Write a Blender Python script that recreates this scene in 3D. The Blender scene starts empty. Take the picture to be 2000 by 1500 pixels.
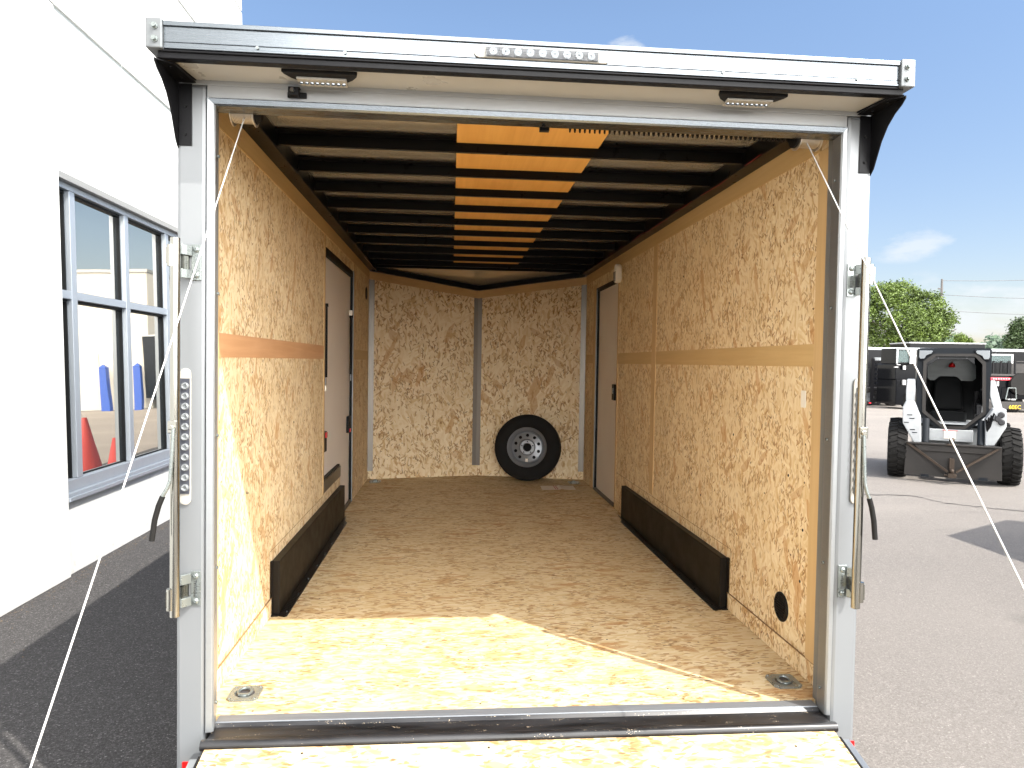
import bpy, math, random
from mathutils import Vector, Matrix
R_ = math.radians
sc = bpy.context.scene
col = sc.collection
random.seed(7)

# ------------------------------------------------------------------ camera
CAM = Vector((-0.2566, -2.1522, 1.6105))
def cam_axes(yaw, pitch, roll):
    cy, sy, cp, sp = math.cos(yaw), math.sin(yaw), math.cos(pitch), math.sin(pitch)
    fw = Vector((sy*cp, cy*cp, sp)); rt = Vector((cy, -sy, 0)); up = rt.cross(fw)
    cr, sr = math.cos(roll), math.sin(roll)
    return cr*rt+sr*up, -sr*rt+cr*up, fw
rt, up, fw = cam_axes(0.0863, -0.0306, 0.0161)
cd = bpy.data.cameras.new('camera'); cam = bpy.data.objects.new('camera', cd); col.objects.link(cam)
cam.matrix_world = Matrix(((rt.x, up.x, -fw.x, CAM.x), (rt.y, up.y, -fw.y, CAM.y), (rt.z, up.z, -fw.z, CAM.z), (0, 0, 0, 1)))
cd.sensor_width = 36; cd.lens = 1387/2000*36; cd.clip_start = 0.02; cd.clip_end = 3000
sc.camera = cam

# ------------------------------------------------------------------ sun, sky, exposure
SUNDIR = Vector((1.06, -1.0, 1.78)).normalized()          # towards the sun
EL = math.asin(SUNDIR.z); AZ = math.atan2(SUNDIR.x, SUNDIR.y)
sl = bpy.data.lights.new('sun', 'SUN'); so = bpy.data.objects.new('sun', sl); col.objects.link(so)
sl.energy = 2.0; sl.angle = R_(0.53); sl.color = (1.0, 0.95, 0.87)
so.rotation_euler = SUNDIR.to_track_quat('Z', 'Y').to_euler(); so.location = (6, -6, 12)
w = bpy.data.worlds.new('World'); sc.world = w; w.use_nodes = True
wt = w.node_tree; wn = wt.nodes; wl = wt.links
bg = wn['Background']
sky = wn.new('ShaderNodeTexSky'); sky.sky_type = 'NISHITA'; sky.sun_disc = False
sky.sun_elevation = EL; sky.sun_rotation = AZ; sky.air_density = 1.0; sky.dust_density = 0.6; sky.ozone_density = 1.6
bg.inputs['Strength'].default_value = 0.0535
def wmath(op, a, b=None, c=None, clamp=False):
    n = wn.new('ShaderNodeMath'); n.operation = op; n.use_clamp = clamp
    for i, x in enumerate((a, b, c)):
        if x is None: continue
        if isinstance(x, (int, float)): n.inputs[i].default_value = x
        else: wl.new(x, n.inputs[i])
    return n.outputs[0]
FILL_CLOUD = 50.0
tc = wn.new('ShaderNodeTexCoord')
def px_dir(u, v): return (fw + rt*(u-1000)/1387 - up*(v-750)/1387).normalized()
nz = wn.new('ShaderNodeTexNoise'); nz.inputs['Scale'].default_value = 9; nz.inputs['Detail'].default_value = 9; nz.inputs['Roughness'].default_value = .6
mp = wn.new('ShaderNodeMapping'); mp.inputs['Scale'].default_value = (1, 1, 2.6); wl.new(tc.outputs['Generated'], mp.inputs[0]); wl.new(mp.outputs[0], nz.inputs['Vector'])
total = None
for (u, v, su, sv, amt, th) in ((1226, 90, 46, 26, .8, .40), (1770, 478, 95, 34, .62, .40), (1960, 596, 150, 62, .75, .40), (1822, 570, 70, 40, .55, .42), (1730, 490, 60, 26, .4, .42), (1640, 700, 900, 34, .25, .3)):
    d = px_dir(u, v); rr = Vector((d.y, -d.x, 0)).normalized(); uu = rr.cross(d)
    def dot(vec):
        n = wn.new('ShaderNodeVectorMath'); n.operation = 'DOT_PRODUCT'; wl.new(tc.outputs['Generated'], n.inputs[0]); n.inputs[1].default_value = vec
        return n.outputs['Value']
    a = wmath('MULTIPLY', dot(rr), 1387/su); b = wmath('MULTIPLY', dot(uu), 1387/sv)
    r2 = wmath('ADD', wmath('MULTIPLY', a, a), wmath('MULTIPLY', b, b))
    g = wmath('SUBTRACT', 1.0, r2, clamp=True)
    front = wmath('GREATER_THAN', dot(d), 0.2)
    m = wmath('MULTIPLY', wmath('MULTIPLY', wmath('SUBTRACT', wmath('ADD', nz.outputs[0], wmath('MULTIPLY', g, .22)), th+.17, clamp=True), 6.0, clamp=True), wmath('MULTIPLY', g, 2.0, clamp=True), clamp=True)
    m = wmath('MULTIPLY', wmath('MULTIPLY', m, front), amt)
    total = m if total is None else wmath('MAXIMUM', total, m)
mx = wn.new('ShaderNodeMix'); mx.data_type = 'RGBA'
sx0 = wn.new('ShaderNodeSeparateXYZ'); wl.new(tc.outputs['Generated'], sx0.inputs[0])
hz = wn.new('ShaderNodeMapRange'); wl.new(sx0.outputs[2], hz.inputs[0]); hz.inputs[1].default_value = 0.0; hz.inputs[2].default_value = .42
tint = wn.new('ShaderNodeMix'); tint.data_type = 'RGBA'; wl.new(hz.outputs[0], tint.inputs['Factor']); tint.inputs['A'].default_value = (.77, .66, .63, 1); tint.inputs['B'].default_value = (1, 1, 1, 1)
sm = wn.new('ShaderNodeMix'); sm.data_type = 'RGBA'; sm.blend_type = 'MULTIPLY'; sm.inputs['Factor'].default_value = 1; wl.new(sky.outputs[0], sm.inputs['A']); wl.new(tint.outputs['Result'], sm.inputs['B'])
wl.new(total, mx.inputs['Factor']); wl.new(sm.outputs['Result'], mx.inputs['A']); mx.inputs['B'].default_value = (4.1, 4.3, 4.5, 1)
# added unseen cloud behind the camera, overbright to fill the trailer interior with light
sxyz = wn.new('ShaderNodeSeparateXYZ'); wl.new(tc.outputs['Generated'], sxyz.inputs[0])
nb = wn.new('ShaderNodeTexNoise'); nb.inputs['Scale'].default_value = 2.2; nb.inputs['Detail'].default_value = 8; nb.inputs['Roughness'].default_value = .62
mb_ = wn.new('ShaderNodeMapping'); mb_.inputs['Scale'].default_value = (1, 1, 2.0); wl.new(tc.outputs['Generated'], mb_.inputs[0]); wl.new(mb_.outputs[0], nb.inputs['Vector'])
back = wmath('MULTIPLY', wmath('SUBTRACT', wmath('MULTIPLY', sxyz.outputs[1], -1.0), -.08), 3.0, clamp=True)
low = wmath('MULTIPLY', wmath('SUBTRACT', .90, sxyz.outputs[2]), 3.0, clamp=True)
cov = wmath('MULTIPLY', wmath('MULTIPLY', wmath('SUBTRACT', nb.outputs[0], .34), 7.0, clamp=True), wmath('MULTIPLY', back, low), clamp=True)
mx2 = wn.new('ShaderNodeMix'); mx2.data_type = 'RGBA'; wl.new(cov, mx2.inputs['Factor']); wl.new(mx.outputs['Result'], mx2.inputs['A']); mx2.inputs['B'].default_value = (FILL_CLOUD, FILL_CLOUD*.985, FILL_CLOUD*.96, 1)
wl.new(mx2.outputs['Result'], bg.inputs['Color'])
sc.view_settings.view_transform = 'Standard'; sc.view_settings.look = 'None'
sc.view_settings.exposure = 2.12; sc.view_settings.gamma = 1.0; sc.view_settings.use_curve_mapping = False
sc.render.engine = 'CYCLES'
sc.cycles.max_bounces = 12; sc.cycles.diffuse_bounces = 8; sc.cycles.glossy_bounces = 6; sc.cycles.transmission_bounces = 6; sc.cycles.transparent_max_bounces = 12
sc.cycles.use_denoising = True; sc.cycles.caustics_reflective = False; sc.cycles.caustics_refractive = False
sc.cycles.sample_clamp_indirect = 8

# ------------------------------------------------------------------ node helpers
class NT:
    def __init__(s, name):
        s.m = bpy.data.materials.new(name); s.m.use_nodes = True; s.t = s.m.node_tree
        s.b = s.t.nodes['Principled BSDF']; s.tc = s.t.nodes.new('ShaderNodeTexCoord')
    def n(s, t, **k):
        x = s.t.nodes.new(t)
        for a, b in k.items(): setattr(x, a, b)
        return x
    def link(s, a, b): s.t.links.new(a, b)
    def math(s, op, a, b=None, c=None, clamp=False):
        n = s.n('ShaderNodeMath', operation=op, use_clamp=clamp)
        for i, x in enumerate((a, b, c)):
            if x is None: continue
            if isinstance(x, (int, float)): n.inputs[i].default_value = x
            else: s.link(x, n.inputs[i])
        return n.outputs[0]
    def mapv(s, vec, scale=(1, 1, 1), rot=(0, 0, 0), loc=(0, 0, 0)):
        n = s.n('ShaderNodeMapping'); s.link(vec, n.inputs[0]); n.inputs['Scale'].default_value = scale
        n.inputs['Rotation'].default_value = rot; n.inputs['Location'].default_value = loc
        return n.outputs[0]
    def noise(s, vec, scale=5, detail=4, rough=.5, dist=0):
        n = s.n('ShaderNodeTexNoise'); s.link(vec, n.inputs['Vector']); n.inputs['Scale'].default_value = scale
        n.inputs['Detail'].default_value = detail; n.inputs['Roughness'].default_value = rough; n.inputs['Distortion'].default_value = dist
        return n.outputs[0]
    def vor(s, vec, scale=1, dims='3D', feature='F1', rnd=1):
        n = s.n('ShaderNodeTexVoronoi', voronoi_dimensions=dims, feature=feature); s.link(vec, n.inputs['Vector'])
        n.inputs['Scale'].default_value = scale; n.inputs['Randomness'].default_value = rnd
        return n
    def ramp(s, fac, stops, interp='LINEAR'):
        n = s.n('ShaderNodeValToRGB'); s.link(fac, n.inputs[0]); cr = n.color_ramp; cr.interpolation = interp
        while len(cr.elements) < len(stops): cr.elements.new(.5)
        for e, (p, c) in zip(cr.elements, stops): e.position = p; e.color = (*c, 1) if len(c) == 3 else c
        return n.outputs[0]
    def mix(s, f, a, b, mode='MIX'):
        n = s.n('ShaderNodeMix', data_type='RGBA', blend_type=mode)
        for k, x in (('Factor', f), ('A', a), ('B', b)):
            if isinstance(x, (int, float)): n.inputs[k].default_value = x
            elif isinstance(x, tuple): n.inputs[k].default_value = (*x, 1)
            else: s.link(x, n.inputs[k])
        return n.outputs['Result']
    def set(s, **k):
        for a, v in k.items():
            i = s.b.inputs[a.replace('_', ' ')]
            if isinstance(v, (int, float)): i.default_value = v
            elif isinstance(v, tuple): i.default_value = (*v, 1) if len(v) == 3 else v
            else: s.link(v, i)
        return s
    def bump(s, h, strength=.3, dist=.002):
        n = s.n('ShaderNodeBump'); s.link(h, n.inputs['Height']); n.inputs['Strength'].default_value = strength; n.inputs['Distance'].default_value = dist
        s.link(n.outputs[0], s.b.inputs['Normal'])

def plain(name, c, rough=.5, metal=0, var=.08, scale=6, coat=0, bump=0, bscale=60, stretch=(1, 1, 1), rvar=.1):
    t = NT(name); v = t.mapv(t.tc.outputs['Object'], scale=stretch)
    n = t.noise(v, scale, 5, .6)
    cc = t.mix(n, tuple(x*(1-var) for x in c), tuple(min(1, x*(1+var)) for x in c))
    dk = max(c) < .035 and not metal
    t.set(Base_Color=cc, Metallic=metal, Coat_Weight=0 if dk else coat, Specular_IOR_Level=.13 if dk else .5)
    rn = t.noise(v, scale*2.3, 4, .6)
    t.set(Roughness=t.math('MULTIPLY_ADD', rn, rvar*2, rough-rvar, clamp=True))
    if bump: t.bump(t.noise(v, bscale, 3, .6), bump, .002)
    return t.m

def osb(name, ua, va, floor=False, k=1.0, tone=(1, 1, 1)):
    t = NT(name); sp = t.n('ShaderNodeSeparateXYZ'); t.link(t.tc.outputs['Object'], sp.inputs[0])
    cb = t.n('ShaderNodeCombineXYZ'); t.link(sp.outputs[ua], cb.inputs[0]); t.link(sp.outputs[va], cb.inputs[1])
    raw = cb.outputs[0]
    dn = t.n('ShaderNodeTexNoise'); t.link(raw, dn.inputs['Vector']); dn.inputs['Scale'].default_value = 26*k; dn.inputs['Detail'].default_value = 1.5
    off = t.n('ShaderNodeVectorMath', operation='MULTIPLY_ADD'); t.link(dn.outputs['Color'], off.inputs[0]); q = (.005 if floor else .0065)/k; off.inputs[1].default_value = (q, q, 0); t.link(raw, off.inputs[2])
    vec = off.outputs[0]
    def flake(ang, su, sv, lx, ch=0):
        v = t.vor(t.mapv(t.mapv(vec, rot=(0, 0, R_(ang))), scale=(su*k, sv*k, 1), loc=(lx, lx*.7, 0)), 1, '2D')
        s2 = t.n('ShaderNodeSeparateColor'); t.link(v.outputs['Color'], s2.inputs[0]); return s2.outputs[ch]
    sel = t.vor(t.mapv(vec, scale=(15*k, 30*k, 1)), 1, '2D'); ss = t.n('ShaderNodeSeparateColor'); t.link(sel.outputs['Color'], ss.inputs[0])
    A = .35 if floor else 1.0
    val = flake(3, 12, 70, 0)
    for ang, su, sv, lx, ch, th in ((-26*A, 16, 70, 3, 0, .60), (34*A, 15, 66, 7, 1, .60), (-64*A, 18, 70, 11, 2, .68)):
        val = t.mix(t.math('GREATER_THAN', ss.outputs[ch], th), val, flake(ang, su, sv, lx))
    fib = t.noise(t.mapv(vec, scale=(18*k, 220*k, 1)), 1, 4, .65)
    v2 = t.math('MULTIPLY_ADD', t.math('SUBTRACT', fib, .5), .55, val)
    c = t.ramp(v2, [(0, (.66, .49, .26)), (.2, (.725, .575, .345)), (.55, (.785, .65, .43)), (1, (.83, .72, .51))])
    dens = t.noise(raw, 4.5*k, 4, .65)
    S_ = [(4, 18, 62, .925, 1, .55, (.50, .29, .11)), (-26, 21, 66, .93, 5, .6, (.47, .26, .095)), (30, 22, 66, .93, 9, .55, (.52, .31, .12)), (66, 26, 80, .955, 13, .5, (.49, .28, .11)),
          (-10, 32, 115, .93, 17, .8, (.33, .175, .065)), (20, 34, 120, .935, 21, .78, (.34, .18, .068)), (50, 38, 120, .945, 25, .78, (.33, .17, .062)), (-52, 38, 120, .95, 29, .78, (.34, .18, .068)),
          (7, 48, 170, .965, 33, .85, (.15, .07, .028)), (-40, 50, 160, .97, 41, .8, (.17, .08, .032))]
    for ang, su, sv, th, lx, am, cc in S_:
        d = flake(ang*A, su, sv, lx)
        thn = t.math('ADD', th-.095, t.math('MULTIPLY', t.math('SUBTRACT', 1.0, dens), .235))
        c = t.mix(t.math('MULTIPLY', t.math('GREATER_THAN', d, thn), am), c, cc)
    lg = flake(-22*A, 7, 26, 31); lg2 = flake(52*A, 8, 22, 37)
    c = t.mix(t.math('MULTIPLY', t.math('GREATER_THAN', lg, .972), .6), c, (.50, .25, .085))
    c = t.mix(t.math('MULTIPLY', t.math('GREATER_THAN', lg2, .975), .5), c, (.46, .24, .085))
    big = t.noise(raw, 2.2, 4, .6)
    c = t.mix(t.math('MULTIPLY_ADD', big, 1.1, -.42, clamp=True), c, (.61, .47, .27), 'MIX')
    kn = t.vor(t.mapv(raw, scale=(4, 4, 1)), 1, '2D')
    c = t.mix(t.math('LESS_THAN', kn.outputs['Distance'], .016), c, (.05, .025, .012))
    if tone != (1, 1, 1): c = t.mix(1.0, c, tone, 'MULTIPLY')
    t.set(Base_Color=c, Roughness=.6, Specular_IOR_Level=.3)
    t.bump(v2, .2, .0012)
    return t.m

def wood(name, c1, c2, ua, scale=1, rough=.55):
    # ua: axis along the grain
    t = NT(name); s = [38*scale]*3; s[ua] = 1.6*scale
    v = t.mapv(t.tc.outputs['Object'], scale=tuple(s))
    n = t.noise(v, 1, 6, .62, .6); n2 = t.noise(t.tc.outputs['Object'], 3, 3, .5)
    c = t.ramp(t.math('ADD', t.math('MULTIPLY', n, .75), t.math('MULTIPLY', n2, .35)), [(.3, c1), (.75, c2)])
    t.set(Base_Color=c, Roughness=rough, Specular_IOR_Level=.4); t.bump(n, .12, .001)
    return t.m

M = {}
M['osb_floor'] = osb('osb_floor', 0, 1, True, 1.25, (.77, .745, .695))
M['osb_ramp'] = osb('osb_ramp', 0, 1, True, 1.0, (.70, .68, .63))
M['osb_side'] = osb('osb_side', 2, 1, False, 1.4)
M['osb_nose'] = osb('osb_nose', 2, 0, False, .85)
M['wood_y'] = wood('plywood_strip', (.50, .34, .155), (.60, .43, .21), 1)
M['wood_red'] = wood('plywood_strip_reddish', (.50, .27, .13), (.62, .36, .19), 1)
M['wood_x'] = wood('plywood_strip_cross', (.48, .30, .14), (.60, .40, .19), 0)
M['wood_z'] = wood('plywood_post', (.52, .35, .17), (.64, .46, .24), 2)
M['wood_orange'] = wood('roof_board_wood', (.70, .36, .095), (.86, .50, .15), 1, .7)
M['alu'] = plain('aluminium', (.29, .305, .315), .36, .7, .05, 4, stretch=(3, 3, 30), bump=.03)
M['alu_x'] = plain('aluminium_extruded', (.165, .183, .20), .27, 1, .04, 4, stretch=(1.5, 30, 30), bump=.03)
M['sill_alu'] = plain('worn_sill_aluminium', (.20, .215, .235), .5, .55, .2, 5, stretch=(1, 20, 20))
M['alu_nose'] = plain('aluminium_trim_dull', (.20, .185, .165), .42, .9, .1, 3, stretch=(30, 30, 1))
M['silver_paint'] = plain('silver_painted_steel', (.185, .196, .205), .36, .3, .03, 3, coat=.25, rvar=.06)
M['soffit_bounce_lit'] = plain('soffit_sheet_bounce_lit', (.44, .43, .40), .3, .1, .04, 3, rvar=.08)  # soffit sheet lightened to stand in for light bounced off the ramp
M['header_bounce_lit'] = plain('silver_steel_bounce_lit', (.34, .35, .355), .33, .3, .04, 3, rvar=.06)  # silver post paint, lightened to stand in for light bounced from ramp and ground
M['cap_grey'] = plain('grey_cast_cap', (.15, .16, .165), .45, .5, .05, 8)
M['zinc'] = plain('zinc_plated_steel', (.22, .245, .24), .28, .65, .12, 14, rvar=.08)
M['zinc_yellow'] = plain('yellow_zinc_rod', (.36, .355, .32), .17, 1, .14, 5, rvar=.07, stretch=(4, 4, 1))
M['black_steel'] = plain('black_painted_steel', (.0065, .0065, .0075), .33, 0, .3, 9, coat=.2, rvar=.1)
M['brown_black'] = plain('black_coated_wheel_box', (.0095, .0075, .0055), .42, 0, .25, 5, rvar=.12)
M['black_sat'] = plain('black_satin_roof_steel', (.0045, .0045, .005), .30, 0, .3, 6, rvar=.08)
M['black_plastic'] = plain('black_plastic', (.008, .008, .0085), .5, 0, .2, 20)
M['rubber'] = plain('rubber', (.0125, .012, .0115), .75, 0, .2, 20, bump=.1)
M['rim_grey'] = plain('grey_painted_wheel', (.19, .20, .215), .35, .5, .08, 10)
M['white_plastic'] = plain('white_plastic', (.78, .76, .70), .4, 0, .03, 8)
M['door_skin'] = plain('beige_door_panel', (.76, .71, .655), .55, 0, .05, 3, bump=.05, bscale=300)
M['debris'] = plain('dry_debris', (.13, .10, .07), .9, 0, .4, 40)
M['red'] = plain('red_reflector', (.50, .004, .004), .3, 0, .06, 40)
M['red_dark'] = plain('red_latch', (.55, .015, .02), .4, 0, .1, 30)
M['cable'] = plain('steel_cable_bright', (.50, .50, .49), .5, .3, .05, 60)
M['coil'] = plain('spring_coil_galvanised', (.62, .57, .50), .35, .9, .1, 20)
def wall_mat():
    t = NT('white_painted_concrete'); o = t.tc.outputs['Object']; sp = t.n('ShaderNodeSeparateXYZ'); t.link(o, sp.inputs[0])
    n = t.noise(o, 1.2, 4, .6); c = t.mix(n, (.56, .565, .56), (.64, .64, .63))
    st = t.noise(t.mapv(o, scale=(3, 3, .5)), 2.2, 6, .7); spl = t.noise(o, 14, 5, .7)
    low = t.math('MULTIPLY', t.math('SUBTRACT', .25, sp.outputs[2], clamp=True), 3.0, clamp=True)
    c = t.mix(t.math('MULTIPLY', t.math('MULTIPLY_ADD', spl, 4.0, -2.15, clamp=True), t.math('MULTIPLY', low, .6)), c, (.26, .22, .17))
    c = t.mix(t.math('MULTIPLY', t.math('MULTIPLY_ADD', st, 5.0, -3.0, clamp=True), .35), c, (.34, .33, .30))
    t.set(Base_Color=c, Roughness=.8); t.bump(t.noise(o, 35, 3, .6), .1, .002); return t.m
M['white_wall'] = wall_mat()
M['annex_white'] = plain('annex_painted_wall', (.40, .39, .36), .8, 0, .03, 1.3)
M['seam'] = plain('panel_seam_brown', (.24, .14, .065), .8, 0, .1, 8)
M['joint'] = plain('wall_joint_grey', (.30, .33, .33), .8, 0, .05, 6)
M['win_frame'] = plain('window_frame_aluminium', (.30, .335, .38), .45, .5, .04, 5)
M['flash'] = plain('grey_flashing', (.27, .27, .26), .55, .4, .06, 6)
M['gasket'] = plain('black_gasket', (.006, .007, .008), .5, 0, .1, 9)
M['blue'] = plain('blue_bollard_paint', (.006, .045, .26), .45, 0, .08, 5)
M['cone'] = plain('red_cone_plastic', (.36, .028, .022), .5, 0, .1, 9)
M['skid_white'] = plain('white_machine_paint', (.36, .375, .385), .38, 0, .22, 11, coat=.2)
M['skid_black'] = plain('charcoal_machine_paint', (.011, .0135, .017), .42, 0, .25, 6)
M['hitch_steel'] = plain('worn_rusty_steel', (.055, .040, .030), .5, .6, .4, 7, rvar=.15)
M['plate_black'] = plain('worn_black_plate', (.019, .0165, .015), .5, .2, .5, 5, rvar=.15)
M['gloss_black'] = plain('glossy_black_panel', (.002, .0024, .0034), .13, 0, .2, 2, coat=.5, rvar=.04)
M['grey_panel'] = plain('grey_scuffed_panel', (.030, .030, .033), .6, .2, .3, 3)
M['white_metal'] = plain('white_truck_paint', (.34, .34, .34), .4, 0, .04, 4)
M['yellow'] = plain('yellow_lettering', (.55, .33, .01), .5, 0, .02, 4)
M['dark_in'] = plain('dark_interior', (.004, .0045, .005), .7, 0, .2, 3)
M['paper'] = plain('paper_sheet', (.72, .66, .58), .8, 0, .08, 30)
M['paper_red'] = plain('red_print', (.5, .12, .1), .8, 0, .1, 30)
M['trunk'] = plain('bark', (.06, .048, .038), .9, 0, .3, 6, bump=.5, bscale=12)
M['pole_wood'] = plain('weathered_pole', (.075, .07, .068), .9, 0, .15, 4)
M['wire_dark'] = plain('power_line', (.05, .05, .055), .6, 0, .05, 4)
M['red_wire'] = plain('red_wire_jacket', (.16, .008, .008), .5, 0, .05, 9)

def roof_metal():
    t = NT('roof_skin_metal'); o = t.tc.outputs['Object']
    n = t.noise(t.mapv(o, scale=(1.3, 1.0, 1)), 1.5, 0, .5)
    t.set(Base_Color=(.84, .79, .70), Metallic=.72, Roughness=.18); t.bump(n, .22, .03); return t.m
M['roof_skin'] = roof_metal()
def sill_black():
    t = NT('dusty_black_sill'); o = t.tc.outputs['Object']
    v = t.vor(o, 230); v2 = t.vor(o, 90)
    m = t.math('MAXIMUM', t.math('LESS_THAN', v.outputs['Distance'], .22), t.math('LESS_THAN', v2.outputs['Distance'], .12))
    msk = t.math('GREATER_THAN', t.noise(t.mapv(o, scale=(4, 20, 20)), 3, 5, .7), .60)
    n = t.noise(t.mapv(o, scale=(2, 14, 14)), 2, 5, .6)
    base = t.ramp(n, [(.35, (.004, .004, .0045)), (.7, (.020, .020, .022))])
    t.set(Base_Color=t.mix(t.math('MULTIPLY', m, msk), base, (.62, .5, .36)), Roughness=t.math('MULTIPLY_ADD', n, .4, .15)); return t.m
M['sill'] = sill_black()
def tread():
    t = NT('black_tread_plate'); sp = t.n('ShaderNodeSeparateXYZ'); t.link(t.tc.outputs['Object'], sp.inputs[0])
    a = t.math('SINE', t.math('MULTIPLY', t.math('ADD', sp.outputs[0], sp.outputs[1]), 330)); b = t.math('SINE', t.math('MULTIPLY', t.math('SUBTRACT', sp.outputs[0], sp.outputs[1]), 330))
    h = t.math('MULTIPLY', t.math('MAXIMUM', a, 0), t.math('MAXIMUM', b, 0))
    t.set(Base_Color=(.010, .0085, .0075), Roughness=.3, Metallic=.1); t.bump(h, 1.0, .004); return t.m
M['tread'] = tread()
def lens_mat():
    t = NT('clear_lamp_lens'); o = t.tc.outputs['Object']
    t.set(Base_Color=(.92, .94, .95), Roughness=.06, Metallic=0, Transmission_Weight=.97, IOR=1.25); t.bump(t.noise(o, 160, 2, .5), .5, .003); return t.m
M['lens'] = lens_mat()
M['chrome'] = plain('chrome_reflector', (.26, .28, .30), .12, 1, .1, 60, rvar=.05)
M['led'] = plain('led_cup', (.26, .275, .285), .2, .5, .1, 80, rvar=.1)
M['lamp_back'] = plain('lamp_ribbed_back', (.035, .038, .05), .5, .0, .4, 120, rvar=.1)
M['lens_warm'] = plain('frosted_lamp_lens', (.36, .345, .31), .25, 0, .08, 60, rvar=.1)
M['red_led'] = plain('red_marker_lens', (.65, .03, .05), .25, 0, .15, 40)
def glass_pane():
    t = NT('coated_window_glass'); o = t.tc.outputs['Object']
    nt = t.t; out = [n for n in nt.nodes if n.type == 'OUTPUT_MATERIAL'][0]
    gl = t.n('ShaderNodeBsdfGlossy'); gl.inputs['Color'].default_value = (.72, .66, .56, 1); gl.inputs['Roughness'].default_value = .012
    df = t.n('ShaderNodeBsdfDiffuse'); df.inputs['Color'].default_value = (.010, .014, .018, 1)
    bn = t.n('ShaderNodeBump'); t.link(t.noise(o, 1.4, 1, .4), bn.inputs['Height']); bn.inputs['Strength'].default_value = .12; bn.inputs['Distance'].default_value = .01
    t.link(bn.outputs[0], gl.inputs['Normal'])
    ad = t.n('ShaderNodeAddShader'); t.link(gl.outputs[0], ad.inputs[0]); t.link(df.outputs[0], ad.inputs[1]); t.link(ad.outputs[0], out.inputs[0]); return t.m
M['pane'] = glass_pane()
def dark_glass():
    t = NT('cab_glass'); t.set(Base_Color=(.20, .27, .27), Roughness=.08, Transmission_Weight=.7, IOR=1.2); return t.m
M['cab_glass'] = dark_glass()
M['rear_glass'] = plain('hazy_rear_window', (.085, .105, .105), .2, 0, .25, 3, rvar=.1, stretch=(1, 1, 6))
def asphalt():
    t = NT('asphalt'); o = t.tc.outputs['Object']
    v = t.vor(o, 130); s = t.n('ShaderNodeSeparateColor'); t.link(v.outputs['Color'], s.inputs[0])
    v2 = t.vor(o, 260); s2 = t.n('ShaderNodeSeparateColor'); t.link(v2.outputs['Color'], s2.inputs[0])
    agg = t.math('ADD', t.math('MULTIPLY', s.outputs[0], .5), t.math('MULTIPLY', s2.outputs[1], .5))
    c = t.ramp(agg, [(.15, (.138, .124, .112)), (.5, (.182, .165, .150)), (.8, (.215, .196, .179)), (.97, (.34, .315, .29))])
    big = t.noise(o, .35, 5, .6); c = t.mix(t.math('MULTIPLY_ADD', big, 1.3, -.45, clamp=True), c, (.235, .212, .190))
    st = t.noise(t.mapv(o, scale=(.5, 1.6, 1), rot=(0, 0, .5)), 1.1, 6, .65)
    c = t.mix(t.math('MULTIPLY', t.math('MULTIPLY_ADD', st, 6.0, -3.55, clamp=True), .42), c, (.08, .075, .072))
    oil = t.vor(o, .55, '3D'); od = t.math('ADD', oil.outputs['Distance'], t.math('MULTIPLY', t.noise(o, 5, 4, .7), .12))
    c = t.mix(t.math('MULTIPLY', t.math('MULTIPLY_ADD', od, -20.0, 3.0, clamp=True), .22), c, (.045, .042, .04))
    pat = t.noise(t.mapv(o, scale=(.10, .5, 1), rot=(0, 0, .52)), 1.4, 3, .5)
    c = t.mix(t.math('MULTIPLY_ADD', pat, 4.0, -2.15, clamp=True), c, t.mix(.5, c, (.29, .262, .232)))
    # darker asphalt beside the building, its colour lowered further to deepen the trailer's shade
    sp = t.n('ShaderNodeSeparateXYZ'); t.link(o, sp.inputs[0])
    dark = t.math('LESS_THAN', t.math('ADD', sp.outputs[0], t.math('MULTIPLY', big, .12)), -.2)
    dc = t.ramp(agg, [(.2, (.022, .021, .022)), (.6, (.045, .0435, .045)), (.86, (.085, .083, .083)), (.97, (.24, .235, .23))])
    c = t.mix(t.math('MULTIPLY', dark, .92), c, dc)
    t.set(Base_Color=c, Roughness=.85, Specular_IOR_Level=.3)
    t.bump(t.math('ADD', agg, t.math('MULTIPLY', t.noise(o, 30, 4, .6), .6)), .75, .006); return t.m
M['asphalt'] = asphalt()
M['crack'] = plain('tar_seam', (.035, .032, .03), .7, 0, .3, 5)
M['grass'] = plain('dry_field_grass', (.10, .13, .05), .95, 0, .3, .3)
def leaf(name, a, b):
    t = NT(name); o = t.tc.outputs['Object']; n = t.noise(o, 1.1, 5, .7); n2 = t.noise(o, 9, 2, .5)
    c = t.ramp(t.math('ADD', t.math('MULTIPLY', n, .7), t.math('MULTIPLY', n2, .3)), [(.35, a), (.65, b)])
    t.set(Base_Color=c, Roughness=.6, Subsurface_Weight=0); return t.m
M['leaf'] = leaf('leaves_bright', (.014, .028, .005), (.125, .185, .022))
M['leaf_dark'] = leaf('leaves_dark', (.011, .024, .006), (.040, .068, .016))
M['leaf_far'] = leaf('leaves_far', (.028, .052, .034), (.060, .095, .050))

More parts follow.
